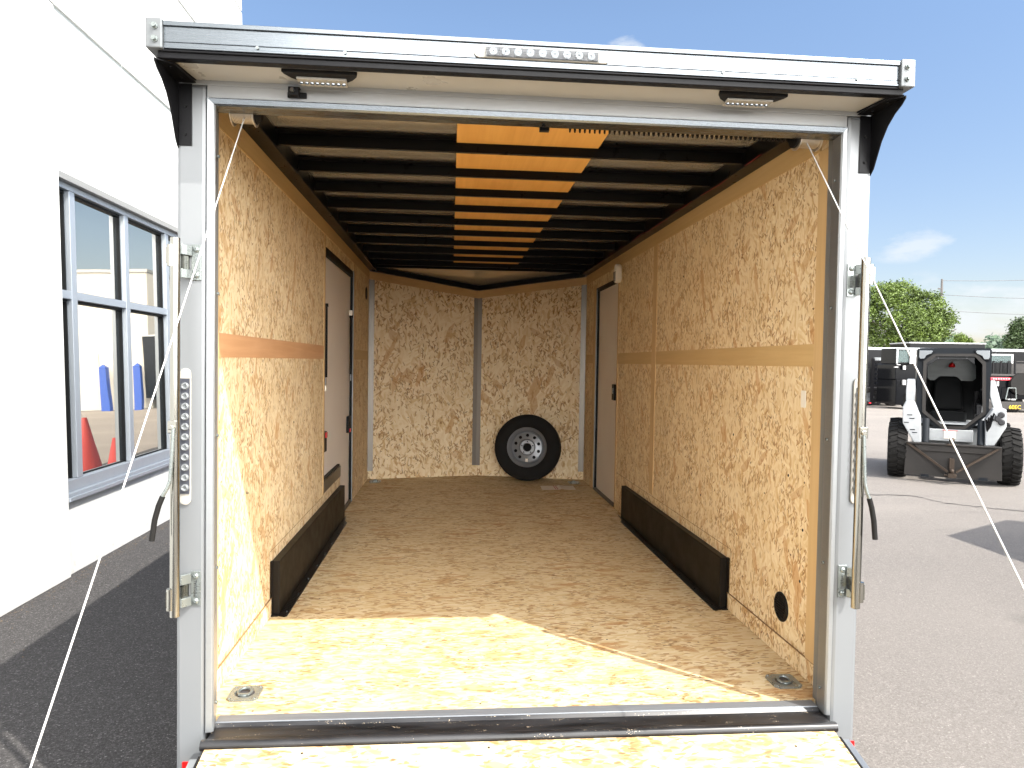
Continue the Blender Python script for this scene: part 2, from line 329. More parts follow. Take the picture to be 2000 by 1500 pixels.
# ------------------------------------------------------------------ mesh helpers
SPLIT = dict(rear_post=1, jamb_trim=1, kick_board=1, batten=1, middle_strip=1, screw=1, bolt=1, rivet=1, led_cup=1, rim_hole=1, wall_screw=1, side_console=1, red_reflector=1, rod_cam=2, rod_end=1,
    brace=1, lock_pin=1, post_board=1, ramp_frame=1, rubber_edge=1, wheel=1, led_ring=3, seam=1, clip=1, mirror=1, printed_bars=1, side_panel=1, hydraulic_coupler=1, clearance=1)
class MB:
    def __init__(s): s.v = []; s.f = []; s.g = []
    def add(s, vs, fs):
        k = len(s.v); s.g.append((k, len(s.f))); s.v += [tuple(x) for x in vs]; s.f += [tuple(k+i for i in f) for f in fs]; return s
    def box(s, x0, x1, y0, y1, z0, z1):
        if x0 > x1: x0, x1 = x1, x0
        if y0 > y1: y0, y1 = y1, y0
        if z0 > z1: z0, z1 = z1, z0
        return s.add([(x0, y0, z0), (x1, y0, z0), (x1, y1, z0), (x0, y1, z0), (x0, y0, z1), (x1, y0, z1), (x1, y1, z1), (x0, y1, z1)],
                     [(0, 3, 2, 1), (4, 5, 6, 7), (0, 1, 5, 4), (1, 2, 6, 5), (2, 3, 7, 6), (3, 0, 4, 7)])
    def beam(s, a, b, w, h, upv=(0, 0, 1)):
        a, b = Vector(a), Vector(b); d = (b-a).normalized(); r = d.cross(Vector(upv)).normalized(); u = r.cross(d)
        vs = [p + r*i*w/2 + u*j*h/2 for p in (a, b) for i, j in ((-1, -1), (1, -1), (1, 1), (-1, 1))]
        return s.add(vs, [(0, 1, 2, 3), (7, 6, 5, 4), (0, 4, 5, 1), (1, 5, 6, 2), (2, 6, 7, 3), (3, 7, 4, 0)])
    def cyl(s, a, b, r, n=16, r2=None, cap=True):
        a, b = Vector(a), Vector(b); d = (b-a).normalized(); r2 = r if r2 is None else r2
        u = d.orthogonal().normalized(); w_ = d.cross(u); vs = []
        for p, q in ((a, r), (b, r2)):
            for i in range(n):
                t = 2*math.pi*i/n; vs.append(p + (u*math.cos(t)+w_*math.sin(t))*q)
        fs = [(i, (i+1) % n, n+(i+1) % n, n+i) for i in range(n)]
        if cap: fs += [tuple(range(n-1, -1, -1)), tuple(range(n, 2*n))]
        return s.add(vs, fs)
    def tube(s, pts, r, n=8):
        pts = [Vector(p) for p in pts]; rings = []; vs = []
        u = None
        for i, p in enumerate(pts):
            d = (pts[min(i+1, len(pts)-1)]-pts[max(i-1, 0)]).normalized()
            if u is None: u = d.orthogonal().normalized()
            u = (u - d*u.dot(d)).normalized(); w_ = d.cross(u)
            rr = r[i] if isinstance(r, (list, tuple)) else r
            vs += [p+(u*math.cos(2*math.pi*k/n)+w_*math.sin(2*math.pi*k/n))*rr for k in range(n)]
        fs = []
        for i in range(len(pts)-1):
            for k in range(n): fs.append((i*n+k, i*n+(k+1) % n, (i+1)*n+(k+1) % n, (i+1)*n+k))
        fs += [tuple(range(n-1, -1, -1)), tuple(range(len(vs)-n, len(vs)))]
        return s.add(vs, fs)
    def prism(s, pts, d):
        n = len(pts); d = Vector(d); vs = [Vector(p) for p in pts]; vs += [p+d for p in vs]
        return s.add(vs, [tuple(range(n)), tuple(range(2*n-1, n-1, -1))] + [(i, i+n, (i+1) % n+n, (i+1) % n) for i in range(n)])
    def lathe(s, prof, c, axis, n=40):
        # prof: (along axis, radius)
        c = Vector(c); ax = Vector(axis).normalized(); u = ax.orthogonal().normalized(); w_ = ax.cross(u); vs = []
        for a, r in prof:
            for k in range(n):
                t = 2*math.pi*k/n; vs.append(c+ax*a+(u*math.cos(t)+w_*math.sin(t))*r)
        m = len(prof); fs = [(i*n+k, i*n+(k+1) % n, ((i+1) % m)*n+(k+1) % n, ((i+1) % m)*n+k) for i in range(m) for k in range(n) if i+1 < m or prof[0] != prof[-1]]
        return s.add(vs, fs)
    def build(s, name, mat, parent=None, bevel=0, smooth=False, label=None):
        per = SPLIT.get(name)
        if per and len(s.g) > per:
            out = None; G = s.g+[(len(s.v), len(s.f))]
            for i in range(0, len(s.g), per):
                j = min(i+per, len(s.g)); q = MB(); v0, f0 = G[i]; v1, f1 = G[j]
                q.v = s.v[v0:v1]; q.f = [tuple(x-v0 for x in f) for f in s.f[f0:f1]]; q.g = [(0, 0)]
                o = q.build(name, mat, parent, bevel, smooth, label); out = out or o
            return out
        me = bpy.data.meshes.new(name); me.from_pydata([tuple(x) for x in s.v], [], s.f); me.validate()
        me.materials.append(mat if not isinstance(mat, str) else M[mat]); o = bpy.data.objects.new(name, me); col.objects.link(o)
        import bmesh
        bm = bmesh.new(); bm.from_mesh(me); bmesh.ops.recalc_face_normals(bm, faces=bm.faces); bm.to_mesh(me); bm.free()
        if parent: o.parent = parent
        if bevel:
            m = o.modifiers.new('bevel', 'BEVEL'); m.width = bevel; m.segments = 2; m.limit_method = 'ANGLE'; m.angle_limit = R_(40)
        if smooth:
            for p in me.polygons: p.use_smooth = True
            try: me.set_sharp_from_angle(angle=R_(38))
            except Exception: pass
        if label: o['label'] = label
        return o
def tag(o, label, cat=None, group=None, kind=None):
    if label: o['label'] = label
    if cat: o['category'] = cat
    if group: o['group'] = group
    if kind: o['kind'] = kind
    return o
def empty(name, loc=(0, 0, 0), rot=(0, 0, 0)):
    o = bpy.data.objects.new(name, None); o.location = loc; o.rotation_euler = rot; o.empty_display_size = .1; col.objects.link(o); return o
def copy_tree(o, parent=None):
    c = o.copy(); col.objects.link(c)
    if parent: c.parent = parent
    for ch in list(o.children): copy_tree(ch, c)
    return c
def text_mesh(name, txt, size, ext, mat, parent, mw):
    cu = bpy.data.curves.new(name, 'FONT'); cu.body = txt; cu.size = size; cu.extrude = ext; cu.align_x = 'CENTER'; cu.align_y = 'CENTER'
    tmp = bpy.data.objects.new('tmp', cu); col.objects.link(tmp); dg = bpy.context.evaluated_depsgraph_get()
    me = bpy.data.meshes.new_from_object(tmp.evaluated_get(dg)); bpy.data.objects.remove(tmp)
    me.transform(mw); me.materials.clear(); me.materials.append(M[mat]); o = bpy.data.objects.new(name, me); col.objects.link(o); o.parent = parent; return o
def mat4(xa, ya, loc):
    x, y = Vector(xa).normalized(), Vector(ya).normalized(); z = x.cross(y)
    return Matrix(((x.x, y.x, z.x, loc[0]), (x.y, y.y, z.y, loc[1]), (x.z, y.z, z.z, loc[2]), (0, 0, 0, 1)))

# ------------------------------------------------------------------ ground
g = MB(); N = 60
g.add([(-400, -400, 0), (400, -400, 0), (400, 600, 0), (-400, 600, 0)], [(0, 1, 2, 3)])
tag(g.build('asphalt_ground', 'asphalt'), None, kind='structure')
g = MB(); pts = [(3.6, 6.2), (4.9, 6.45), (5.6, 6.3), (5.66, 5.85), (6.1, 5.5), (7.2, 4.9), (8.6, 4.25), (10.5, 3.4), (14, 2.0)]
L = []; Rr = []
rnd = random.Random(3); fine = []
for a, b in zip(pts, pts[1:]):
    for k in range(9):
        f = k/9; fine.append((a[0]*(1-f)+b[0]*f+rnd.uniform(-.03, .03), a[1]*(1-f)+b[1]*f+rnd.uniform(-.03, .03)))
for x, y in fine:
    ww = rnd.uniform(.006, .022); L.append((x, y-ww, .004)); Rr.append((x+.01, y+ww, .004))
g.add(L+Rr, [(i, i+1, len(L)+i+1, len(L)+i) for i in range(len(L)-1)])
tag(g.build('pavement_crack', 'crack'), None, kind='structure')  # narrow dark crack running across the asphalt
rnd = random.Random(17); g = MB()
for i in range(1500):
    y = rnd.uniform(-1.5, 7.9); x = -2.97+abs(rnd.gauss(0, .05)) if rnd.random() < .8 else -2.97+rnd.uniform(0, .5); r = rnd.uniform(.003, .009); q = [Vector((rnd.gauss(0, 1), rnd.gauss(0, 1), abs(rnd.gauss(0, .6)))).normalized()*r for _ in range(4)]
    g.add([(x+p.x, y+p.y, .001+p.z) for p in q], [(0, 1, 2), (0, 2, 3), (0, 3, 1), (1, 3, 2)])
tag(g.build('gravel', 'debris'), 'scattered grit and leaf crumbs along the foot of the white wall', kind='stuff')
g = MB(); g.add([(-400, 62, .02), (400, 62, .02), (400, 600, .4), (-400, 600, .4)], [(0, 1, 2, 3)])
tag(g.build('field', 'grass'), None, kind='structure')

# ------------------------------------------------------------------ office building (leans with the crossfall of the yard)
bld = empty('office_building', (-2.98, 3.2, 0), (0, -0.027, 0))
tag(bld, 'white painted concrete building with tall framed windows beside the trailer', 'building')
def Y(y): return y-3.2
rows = [(0, 4.085), (4.125, 5.335), (5.365, 6.345), (6.375, 8.6)]
wy0, wy1, wz0, wz1 = 3.21, 6.86, .555, 2.905
m = MB()
for i, (a, b) in enumerate(rows):
    if i == 0:
        m.box(-.25, -.03, Y(3.24), Y(8.05), 0, wz0); m.box(-.25, -.03, Y(3.24), Y(8.05), wz1, b); m.box(-.25, -.03, Y(wy1), Y(8.05), wz0, wz1)
    else:
        m.box(-.25, -.03, Y(3.24), Y(4.345), a, b); m.box(-.25, -.03, Y(4.36), Y(5.62), a, b); m.box(-.25, -.03, Y(5.635), Y(8.05), a, b)
    m.box(-.25, .0, Y(-14), Y(3.212), a, b)
    m.box(-14, -.25, Y(7.8), Y(8.05), a, b)
m.build('wall', 'white_wall', bld, bevel=.006)
m = MB(); m.box(-.24, -.05, Y(3.2), Y(8.04), 4.0, 8.5); m.box(-.24, -.045, Y(3.2), Y(3.25), 0, 4.1); m.box(-.24, -.019, Y(-14), Y(3.2), 4.05, 8.5); m.build('wall_joint', 'joint', bld)
m = MB(); m.box(-14, .05, Y(-14), Y(8.07), 8.6, 8.7); m.build('parapet_cap', 'flash', bld)
m = MB(); m.box(-14, -.26, Y(-13.9), Y(7.8), 8.3, 8.4); m.build('roof', 'flash', bld)
win = MB(); FX = -.055
mull = [3.455+.895*i for i in range(4)]
win.box(-.16, FX, Y(3.211), Y(wy1), 2.84, 2.885); win.box(-.16, FX, Y(3.211), Y(wy1), .60, .685)
win.box(-.16, FX, Y(wy1)-.05, Y(wy1), .685, 2.84)
for y in mull:
    win.box(-.16, FX-.001, Y(y), Y(y)+.078, .686, 2.839)
ys = [3.211]+[y for y in mull]
segs = [(3.212, mull[0])]+[(mull[i]+.078, mull[i+1]) for i in range(3)]+[(mull[3]+.078, wy1-.05)]
segs = [s_ for s_ in segs if s_[1]-s_[0] > .03]
for a, b in segs: win.box(-.155, FX-.004, Y(a), Y(b), 2.03, 2.092)
wf = win.build('window', 'win_frame', bld, bevel=.004)
m = MB(); m.box(-.1, -.005, Y(3.214), Y(wy1), 2.885, 2.935); m.build('flashing', 'flash', wf, bevel=.003)
m = MB(); m.box(-.1, -.012, Y(3.214), Y(wy1), .575, .60); m.box(-.06, .012, Y(3.214), Y(wy1), .545, .575); m.build('sill', 'win_frame', wf, bevel=.003)
m = MB()
for a, b in segs:
    for z0, z1 in ((.686, 2.029), (2.093, 2.839)):
        m.box(-.122, -.110, Y(a), Y(a)+.012, z0, z1); m.box(-.122, -.095, Y(b)-.014, Y(b), z0, z1); m.box(-.122, -.095, Y(a), Y(b), z1-.018, z1); m.box(-.122, -.110, Y(a), Y(b), z0, z0+.01)
m.build('gasket', 'gasket', wf)
for a, b in segs:
    for z0, z1 in ((.686, 2.029), (2.093, 2.839)):
        m = MB(); m.box(-.145, -.120, Y(a)+.001, Y(b)-.001, z0+.001, z1-.001); m.build('pane', 'pane', wf)

# ------------------------------------------------------------------ cargo trailer
T = empty('cargo_trailer'); tag(T, 'silver enclosed cargo trailer seen through its open rear, lined with wood strand board', 'trailer')
F = .5; YN = 4.53; TIP = 4.771; XW = 1.02; XO = 1.0567
m = MB(); m.prism([(-1.03, .088, .48), (1.03, .088, .48), (1.03, YN, .48), (0, TIP, .48), (-1.03, YN, .48)], (0, 0, .02)); m.build('floor', 'osb_floor', T)
# outer skin
m = MB()
for s_ in (-1, 1):
    m.box(s_*1.050, s_*XO, .12, YN, .36, 2.52)
    m.prism([(s_*1.050, YN, .36), (0, TIP+.06, .36), (0, TIP+.07, .36), (s_*XO, YN+.002, .36)], (0, 0, 2.12))
m.build('outer_skin', 'silver_paint', T)
m = MB(); m.prism([(-1.06, -.0, 2.514), (1.06, 0, 2.514), (1.06, YN, 2.514), (0, YN+.05, 2.514), (-1.06, YN, 2.514)], (0, 0, .012))
m.build('roof', 'roof_skin', T)
m = MB(); m.add([(-1.02, 4.425, 2.498), (1.02, 4.425, 2.498), (1.03, 4.53, 2.475), (0, 4.775, 2.345), (-1.03, 4.53, 2.475), (0, 4.425, 2.498)], [(0, 5, 3, 4), (5, 1, 2, 3)])
o = m.build('nose_ceiling', 'roof_skin', T); md = o.modifiers.new('solid', 'SOLIDIFY'); md.thickness = .006
# orange board strip between skin and bows
m = MB(); m.box(-.245, .335, .1, 4.40, 2.494, 2.5018); m.build('roof_board', 'wood_orange', T)
bows = [.755, 1.135, 1.515, 1.895, 2.285, 2.665, 3.075, 3.48, 3.87, 4.245]
for y in [.36]+bows:
    m = MB(); m.box(-.951, .951, y, y+.020, 2.457, 2.5024); m.box(-.951, .951, y-.05, y+.03, 2.5026, 2.5046)  # upper plate added in black, standing in for the bow's reflection in the skin
    m.build('roof_bow', 'black_sat', T, bevel=.003)
m = MB(); m.box(-.951, .951, 4.400, 4.43, 2.452, 2.5135); m.build('roof_bow', 'black_sat', T, bevel=.004)
for s_ in (-1, 1):
    m = MB(); m.box(s_*.952, s_*1.03, .07, YN-.02, 2.440, 2.513)
    m.build('top_rail', 'black_sat', T, bevel=.004)
    m = MB(); a = Vector((s_*1.0, YN-.005, 2.455)); b = Vector((0, TIP-.02, 2.318)); m.beam(a, b, .07, .045); m.build('nose_rail', 'black_sat', T, bevel=.004)
# side walls
for s_ in (-1, 1):
    m = MB(); X0, X1 = s_*XW, s_*1.032
    if s_ < 0:
        m.box(X0, X1, .125, 2.235, F, 2.439); m.box(X0, X1, 2.235, 3.48, 2.295, 2.439); m.box(X0, X1, 3.48, YN, F, 2.439); m.box(X0, X1, 2.235, 2.89, F, .79)
    else:
        m.box(X0, X1, .125, 3.24, F, 2.439); m.box(X0, X1, 3.24, 4.07, 2.275, 2.439); m.box(X0, X1, 4.07, YN, F, 2.439)
    wobj = m.build('side_wall', 'osb_side', T)
    xp = s_*(XW-.004)
    m = MB(); m.box(xp, s_*XW, .245 if s_ > 0 else .125, YN-.002, 2.36, 2.4385); m.build('top_strip', 'wood_y', wobj)
    m = MB()
    if s_ < 0:
        m.box(s_*(XW-.0025), s_*XW, .125, 2.20, 1.612, 1.692)
        m.build('middle_strip', 'wood_red', wobj)
        m = MB(); m.box(s_*(XW-.0025), s_*XW, 3.56, YN-.05, 1.612, 1.692)
    else:
        m.box(s_*(XW-.0025), s_*XW, .245, 2.197, 1.612, 1.692); m.box(s_*(XW-.0025), s_*XW, 2.283, 3.20, 1.612, 1.692); m.box(s_*(XW-.0025), s_*XW, 4.16, YN-.05, 1.612, 1.692)
    m.build('middle_strip', 'wood_y', wobj)
    m = MB()
    if s_ > 0: m.box(s_*(XW-.0035), s_*XW, 2.197, 2.283, .79, 2.3595); m.box(s_*(XW-.003), s_*XW, 3.20, 3.238, .5, 2.31); m.box(xp, s_*XW, 4.072, 4.16, .5, 2.31)
    else: m.box(s_*(XW-.003), s_*XW, 2.195, 2.234, .79, 2.3595); m.box(s_*(XW-.003), s_*XW, 3.482, 3.56, .5, 2.3595)
    m.build('batten', 'wood_z', wobj)
    # kick board and seams
    m = MB(); m.box(s_*(XW-.006), s_*XW, .165, .968, F+.0005, .575)
    m.box(s_*(XW-.006), s_*XW, 2.92, 3.2 if s_ > 0 else 2.93, F+.0005, .575); m.box(s_*(XW-.006), s_*XW, 4.2, YN-.03, F+.0005, .575)
    m.build('kick_board', 'osb_side', wobj, bevel=.001)
    m = MB(); yy1 = 3.18 if s_ > 0 else 2.2
    m.box(s_*(XW-.0005), s_*(XW+.004), .95, yy1, .777, .7795); m.box(s_*(XW-.0005), s_*(XW+.004), .95, .953, .577, .778)
    m.box(s_*(XW-.0065), s_*(XW-.002), .165, .968, .5745, .5775)
    m.build('seam', 'seam', wobj)
# rear post boards
for s_ in (-1, 1):
    m = MB(); m.box(s_*(XW-.006), s_*1.034, .05, .165, .5, 2.44); m.box(s_*(XW-.008), s_*(XW-.0001), .165, .245, .578, 2.3599)
    m.build('post_board', 'wood_z', T, bevel=.001)
m = MB(); m.box(-XW, XW, .062, .09, 2.36, 2.5); m.build('header_board', 'wood_x', T)
# nose walls
for s_ in (-1, 1):
    m = MB(); th = Vector((0, .012, 0))
    a, b = Vector((s_*XW, YN, 0)), Vector((0, TIP, 0))
    def quad(f0, f1, z00, z01, z10, z11, off, thick):
        # strip between fractions f0..f1 of the nose wall; z at f0 (z00..z01) and at f1 (z10..z11)
        d = (b-a).normalized(); n_ = Vector((d.y, -d.x, 0));  n_ = n_ if n_.y < 0 else -n_
        p, q = a.lerp(b, f0)+n_*off, a.lerp(b, f1)+n_*off
        mm = MB(); mm.prism([(p.x, p.y, z00), (q.x, q.y, z10), (q.x, q.y, z11), (p.x, p.y, z01)], tuple(-n_*thick)); return mm
    nw = quad(0, 1, F, 2.430, F, 2.300, 0, .012).build('nose_wall', 'osb_nose', T)
    quad(0, 1, 2.358, 2.4302, 2.225, 2.3003, .004, .0038).build('top_strip', 'wood_x', nw)
    quad(.0, .048, .575, 2.357, .575, 2.352, .006, .0055).build('corner_trim', 'alu_nose', nw)
    quad(.962, 1.0, .600, 2.2295, .600, 2.2245, .006, .0055).build('corner_trim', 'alu_nose', nw)
    quad(0, 1.0, F, .568, F, .592, .005, .0048).build('kick_board', 'osb_nose', nw)
# rear frame posts
FR = MB()
for s_ in (-1, 1): FR.box(s_*.972, s_*XO, 0, .12, .33, 2.40)
fr = FR.build('rear_post', 'silver_paint', T, bevel=.012)
m = MB(); m.box(-XO, XO, 0.0005, .06, 2.3995, 2.50); m.box(-.9715, .9715, .0005, .06, 2.364, 2.40); m.build('header', 'header_bounce_lit', fr, bevel=.002)
m = MB()
for s_ in (-1, 1):
    xi = .947 if s_ < 0 else .953
    m.prism([(s_*.972, 0, .495), (s_*.969, -.007, .495), (s_*(xi+.005), -.004, .495), (s_*xi, .002, .495), (s_*.960, .062, .495), (s_*.972, .062, .495)], (0, 0, 1.869))
m.build('jamb_trim', 'alu', fr, bevel=.0015)
m = MB(); m.prism([(-.972, 0, 2.3642), (-.972, -.007, 2.361), (-.972, -.004, 2.346), (-.972, .002, 2.3405), (-.972, .062, 2.3405), (-.972, .062, 2.3642)], (1.944, 0, 0)); m.build('header_trim', 'alu_x', fr, bevel=.0015)
m = MB()
for x in (-.951, .9535):
    for z in (.57, .98, 1.378, 1.80, 2.203): m.cyl((x-math.copysign(.001, x), .03, z), (x-math.copysign(.006, x), .03, z), .005, 10)
m.build('screw', 'zinc', fr)
m = MB()
for s_ in (-1, 1): m.box(s_*.975, s_*(1.036 if s_ < 0 else 1.0555), -.004, .0005, .345, .407)
m.build('red_reflector', 'red', fr, label='red reflective tape at the foot of the rear post')
# sill
m = MB(); m.box(-.957, .957, .045, .0885, .47, .5015); sl_ = m.build('door_sill', 'sill_alu', T, bevel=.002)
m = MB(); m.prism([(-.957, .0448, .498), (-.957, .036, .489), (-.957, .0, .487), (-.957, -.030, .488), (-.957, -.033, .45), (-.957, .0448, .45)], (1.914, 0, 0)); m.build('sill_channel', 'sill', sl_, smooth=True)
m = MB(); m.cyl((-.968, -.044, .478), (.968, -.044, .478), .0155, 20); m.build('hinge_tube', 'sill', sl_, smooth=True)
# ramp door
rz = lambda y: .475+.235*(y+.06)
m = MB(); m.prism([(-.953, -.062, rz(-.062)), (-.953, -2.0, rz(-2.0)), (-.953, -2.0, rz(-2.0)-.012), (-.953, -.062, rz(-.062)-.012)], (1.906, 0, 0))
rp = m.build('ramp_door', 'osb_ramp', T)
m = MB()
for s_ in (-1, 1):
    m.prism([(s_*.9545, -.09, rz(-.09)-.003), (s_*.9545, -2.04, rz(-2.04)-.003), (s_*.9545, -2.04, rz(-2.04)-.045), (s_*.9545, -.09, rz(-.09)-.045)], (s_*.03, 0, 0))
m.build('ramp_frame', 'alu', rp, bevel=.003)
m = MB()
for s_ in (-1, 1): m.prism([(s_*.9536, -.085, rz(-.085)-.0005), (s_*.9536, -2.0, rz(-2.0)-.0005), (s_*.9536, -2.0, rz(-2.0)-.02), (s_*.9536, -.085, rz(-.085)-.02)], (s_*.0085, 0, .0))
m.build('rubber_edge', 'rubber', rp)
m = MB(); m.prism([(-.95, -.07, rz(-.07)-.014), (-.95, -2.03, rz(-2.03)-.014), (-.95, -2.03, rz(-2.03)-.045), (-.95, -.07, rz(-.07)-.045)], (1.9, 0, 0)); m.build('ramp_back', 'silver_paint', rp)
# ---- visor
zt, zb = 2.498, 2.428
m = MB(); m.box(-1.026, 1.026, -.17, -.150, zb, zt-.012); m.box(-1.026, 1.026, -.176, 0.02, zt-.012, zt); m.box(-1.026, 1.026, -.1725, -.17, zb+.016, zb+.018); m.box(-1.026, 1.026, -.1725, -.17, zb, zb+.006)
vis = m.build('rear_visor', 'alu_x', T, bevel=.0025)
m = MB(); m.box(-1.045, 1.045, -.164, -.135, 2.405, zb-.0005); m.box(-1.03, 1.03, -.17, -.164, 2.4205, zb-.001); m.build('visor_channel', 'black_steel', vis, bevel=.002)
m = MB(); m.box(-1.045, 1.045, -.1345, -.0005, 2.4125, 2.4175); m.build('soffit', 'soffit_bounce_lit', vis)
m = MB(); m.box(-1.05, 1.05, -.149, .0, 2.42, 2.484); m.build('visor_core', 'silver_paint', vis)
for s_ in (-1, 1):
    m = MB(); m.box(s_*1.0265, s_*1.069, -.182, .06, zb-.004, zt+.004); cp = m.build('visor_end_cap', 'cap_grey', vis, bevel=.003)
    m = MB()
    for z in (zb+.018, zb+.052): m.lathe([(0, .009), (.003, .009), (.003, .006), (.011, .006), (.011, .0001)], (s_*1.045, -.182, z), (0, -1, 0), 12)
    m.build('bolt', 'zinc', cp)
m = MB()
for x in (-.784, -.553, .501, .9): m.cyl((x, -.17, zb+.013), (x, -.174, zb+.013), .0045, 10)
m.build('rivet', 'zinc', vis)
# clearance light bar on the fascia
def stadium(x0, x1, zc, r, y, n=10):
    p = [(x1-r+r*math.cos(t), y, zc+r*math.sin(t)) for t in [-math.pi/2+math.pi*i/n for i in range(n+1)]]
    p += [(x0+r-r*math.cos(t), y, zc-r*math.sin(t)) for t in [-math.pi/2+math.pi*i/n for i in range(n+1)]]
    return p
zc = 2.462; m = MB(); m.prism(stadium(-.206, .174, zc, .0165, -.171), (0, -.006, 0)); lb = m.build('light_bar', 'lens_warm', vis, bevel=.002)
m = MB(); m.box(-.171, .141, -.1795, -.177, zc-.0125, zc+.0125); m.build('reflector', 'lamp_back', lb)
m = MB()
for i in range(9):
    x = -.152+i*.034
    for r in (.0105, .0075, .0045): m.lathe([(0, r), (.004, r-.0005), (.004, r-.0015), (0, r-.0015)], (x, -.1795, zc), (0, -1, 0), 16)
m.build('led_ring', 'chrome', lb)
m = MB(); m.box(-.174, .144, -.186, -.1845, zc-.0145, zc+.0145); m.build('lens', 'lens', lb, bevel=.001)
# brackets
for s_ in (-1, 1):
    m = MB(); prof = [(0, 2.215), (-.018, 2.232), (-.033, 2.262), (-.055, 2.305), (-.085, 2.343), (-.118, 2.368), (-.150, 2.383), (-.168, 2.397), (-.168, 2.4045), (0, 2.4045)]
    m.prism([(s_*1.049, y, z) for y, z in prof], (s_*.004, 0, 0))
    m.box(s_*1.012, s_*1.0485, -.004, -.0005, 2.222, 2.3995)
    m.prism([(s_*1.0485, -.165, 2.4005), (s_*1.012, -.135, 2.4005), (s_*1.000, -.006, 2.4005), (s_*1.0485, -.006, 2.4005)], (0, 0, .004))
    m.prism([(s_*1.0485, -.165, 2.4042), (s_*1.012, -.135, 2.4042), (s_*1.000, -.001, 2.4092), (s_*1.0485, -.001, 2.4092)], (0, 0, .004))
    br = m.build('visor_bracket', 'black_steel', T, bevel=.001)
    m = MB()
    for z in (2.255, 2.335): m.cyl((s_*1.03, -.004, z), (s_*1.03, -.008, z), .0045, 10)
    for y in (-.04, -.12): m.cyl((s_*1.028, y, 2.4005), (s_*1.028, y, 2.397), .0045, 10)
    m.build('bolt', 'black_plastic', br)
# load lights under the visor
for x0 in (-.735, .512):
    m = MB(); pr = [(0, -.118), (.208, -.118), (.204, -.10), (.19, -.075), (.165, -.05), (.14, -.036), (.068, -.036), (.043, -.05), (.018, -.075), (.004, -.10)]
    m.prism([(x0+a, b, 2.4123) for a, b in pr], (0, 0, -.010)); ll = m.build('load_light', 'black_plastic', T, bevel=.002)
    m = MB(); m.prism([(x0+.035, -.092, 2.4020), (x0+.175, -.092, 2.4020), (x0+.172, -.038, 2.4020), (x0+.038, -.038, 2.4020)], (0, 0, -.007)); m.build('lamp_lens', 'lens_warm', ll, bevel=.002)
    m = MB()
    for i in range(9): m.lathe([(0, .0065), (.003, .006), (.003, .0035), (0, .003)], (x0+.045+i*.0148, -.066, 2.3948), (0, 0, -1), 12)
    m.build('led_cup', 'chrome', ll)
# backup camera
m = MB(); m.box(-.742, -.687, -.008, -.0005, 2.372, 2.388); m.box(-.735, -.706, -.034, -.008, 2.371, 2.395); m.box(-.737, -.704, -.022, -.004, 2.395, 2.399)
bc = m.build('backup_camera', 'black_plastic', T, bevel=.003)
m = MB(); m.cyl((-.7205, -.034, 2.383), (-.7205, -.039, 2.383), .008, 14); m.build('camera_lens', 'chrome', bc)
# light strips on the rear posts
for s_ in (-1, 1):
    xc = s_*(1.028 if s_ < 0 else 1.032); rw = .0135 if s_ < 0 else .008; m = MB()
    n_ = 8; r = .016; z0, z1 = 1.176, 1.578
    P = [(xc+r*math.cos(t), -.0005, z1-r+r*math.sin(t)) for t in [math.pi*i/n_ for i in range(n_+1)]] + [(xc-r*math.cos(t), -.0005, z0+r-r*math.sin(t)) for t in [math.pi*i/n_ for i in range(n_+1)]]
    m.prism(P, (0, -.007, 0)); ts = m.build('light_strip', 'lens_warm', T, bevel=.002, label='clear vertical strip lamp on the rear post')
    m = MB(); m.box(xc-rw, xc+rw, -.011, -.0077, z0+.034, z1-.03); m.build('reflector', 'lamp_back', ts)
    m = MB()
    for i in range(11):
        z = z0+.052+i*.0298
        m.lathe([(0, .0115), (.006, .0095), (.0065, .0075), (.001, .003), (0.001, .0001)], (xc-s_*.001, -.011, z), (0, -1, 0), 18)
    m.build('led_cup', 'led', ts, smooth=True)
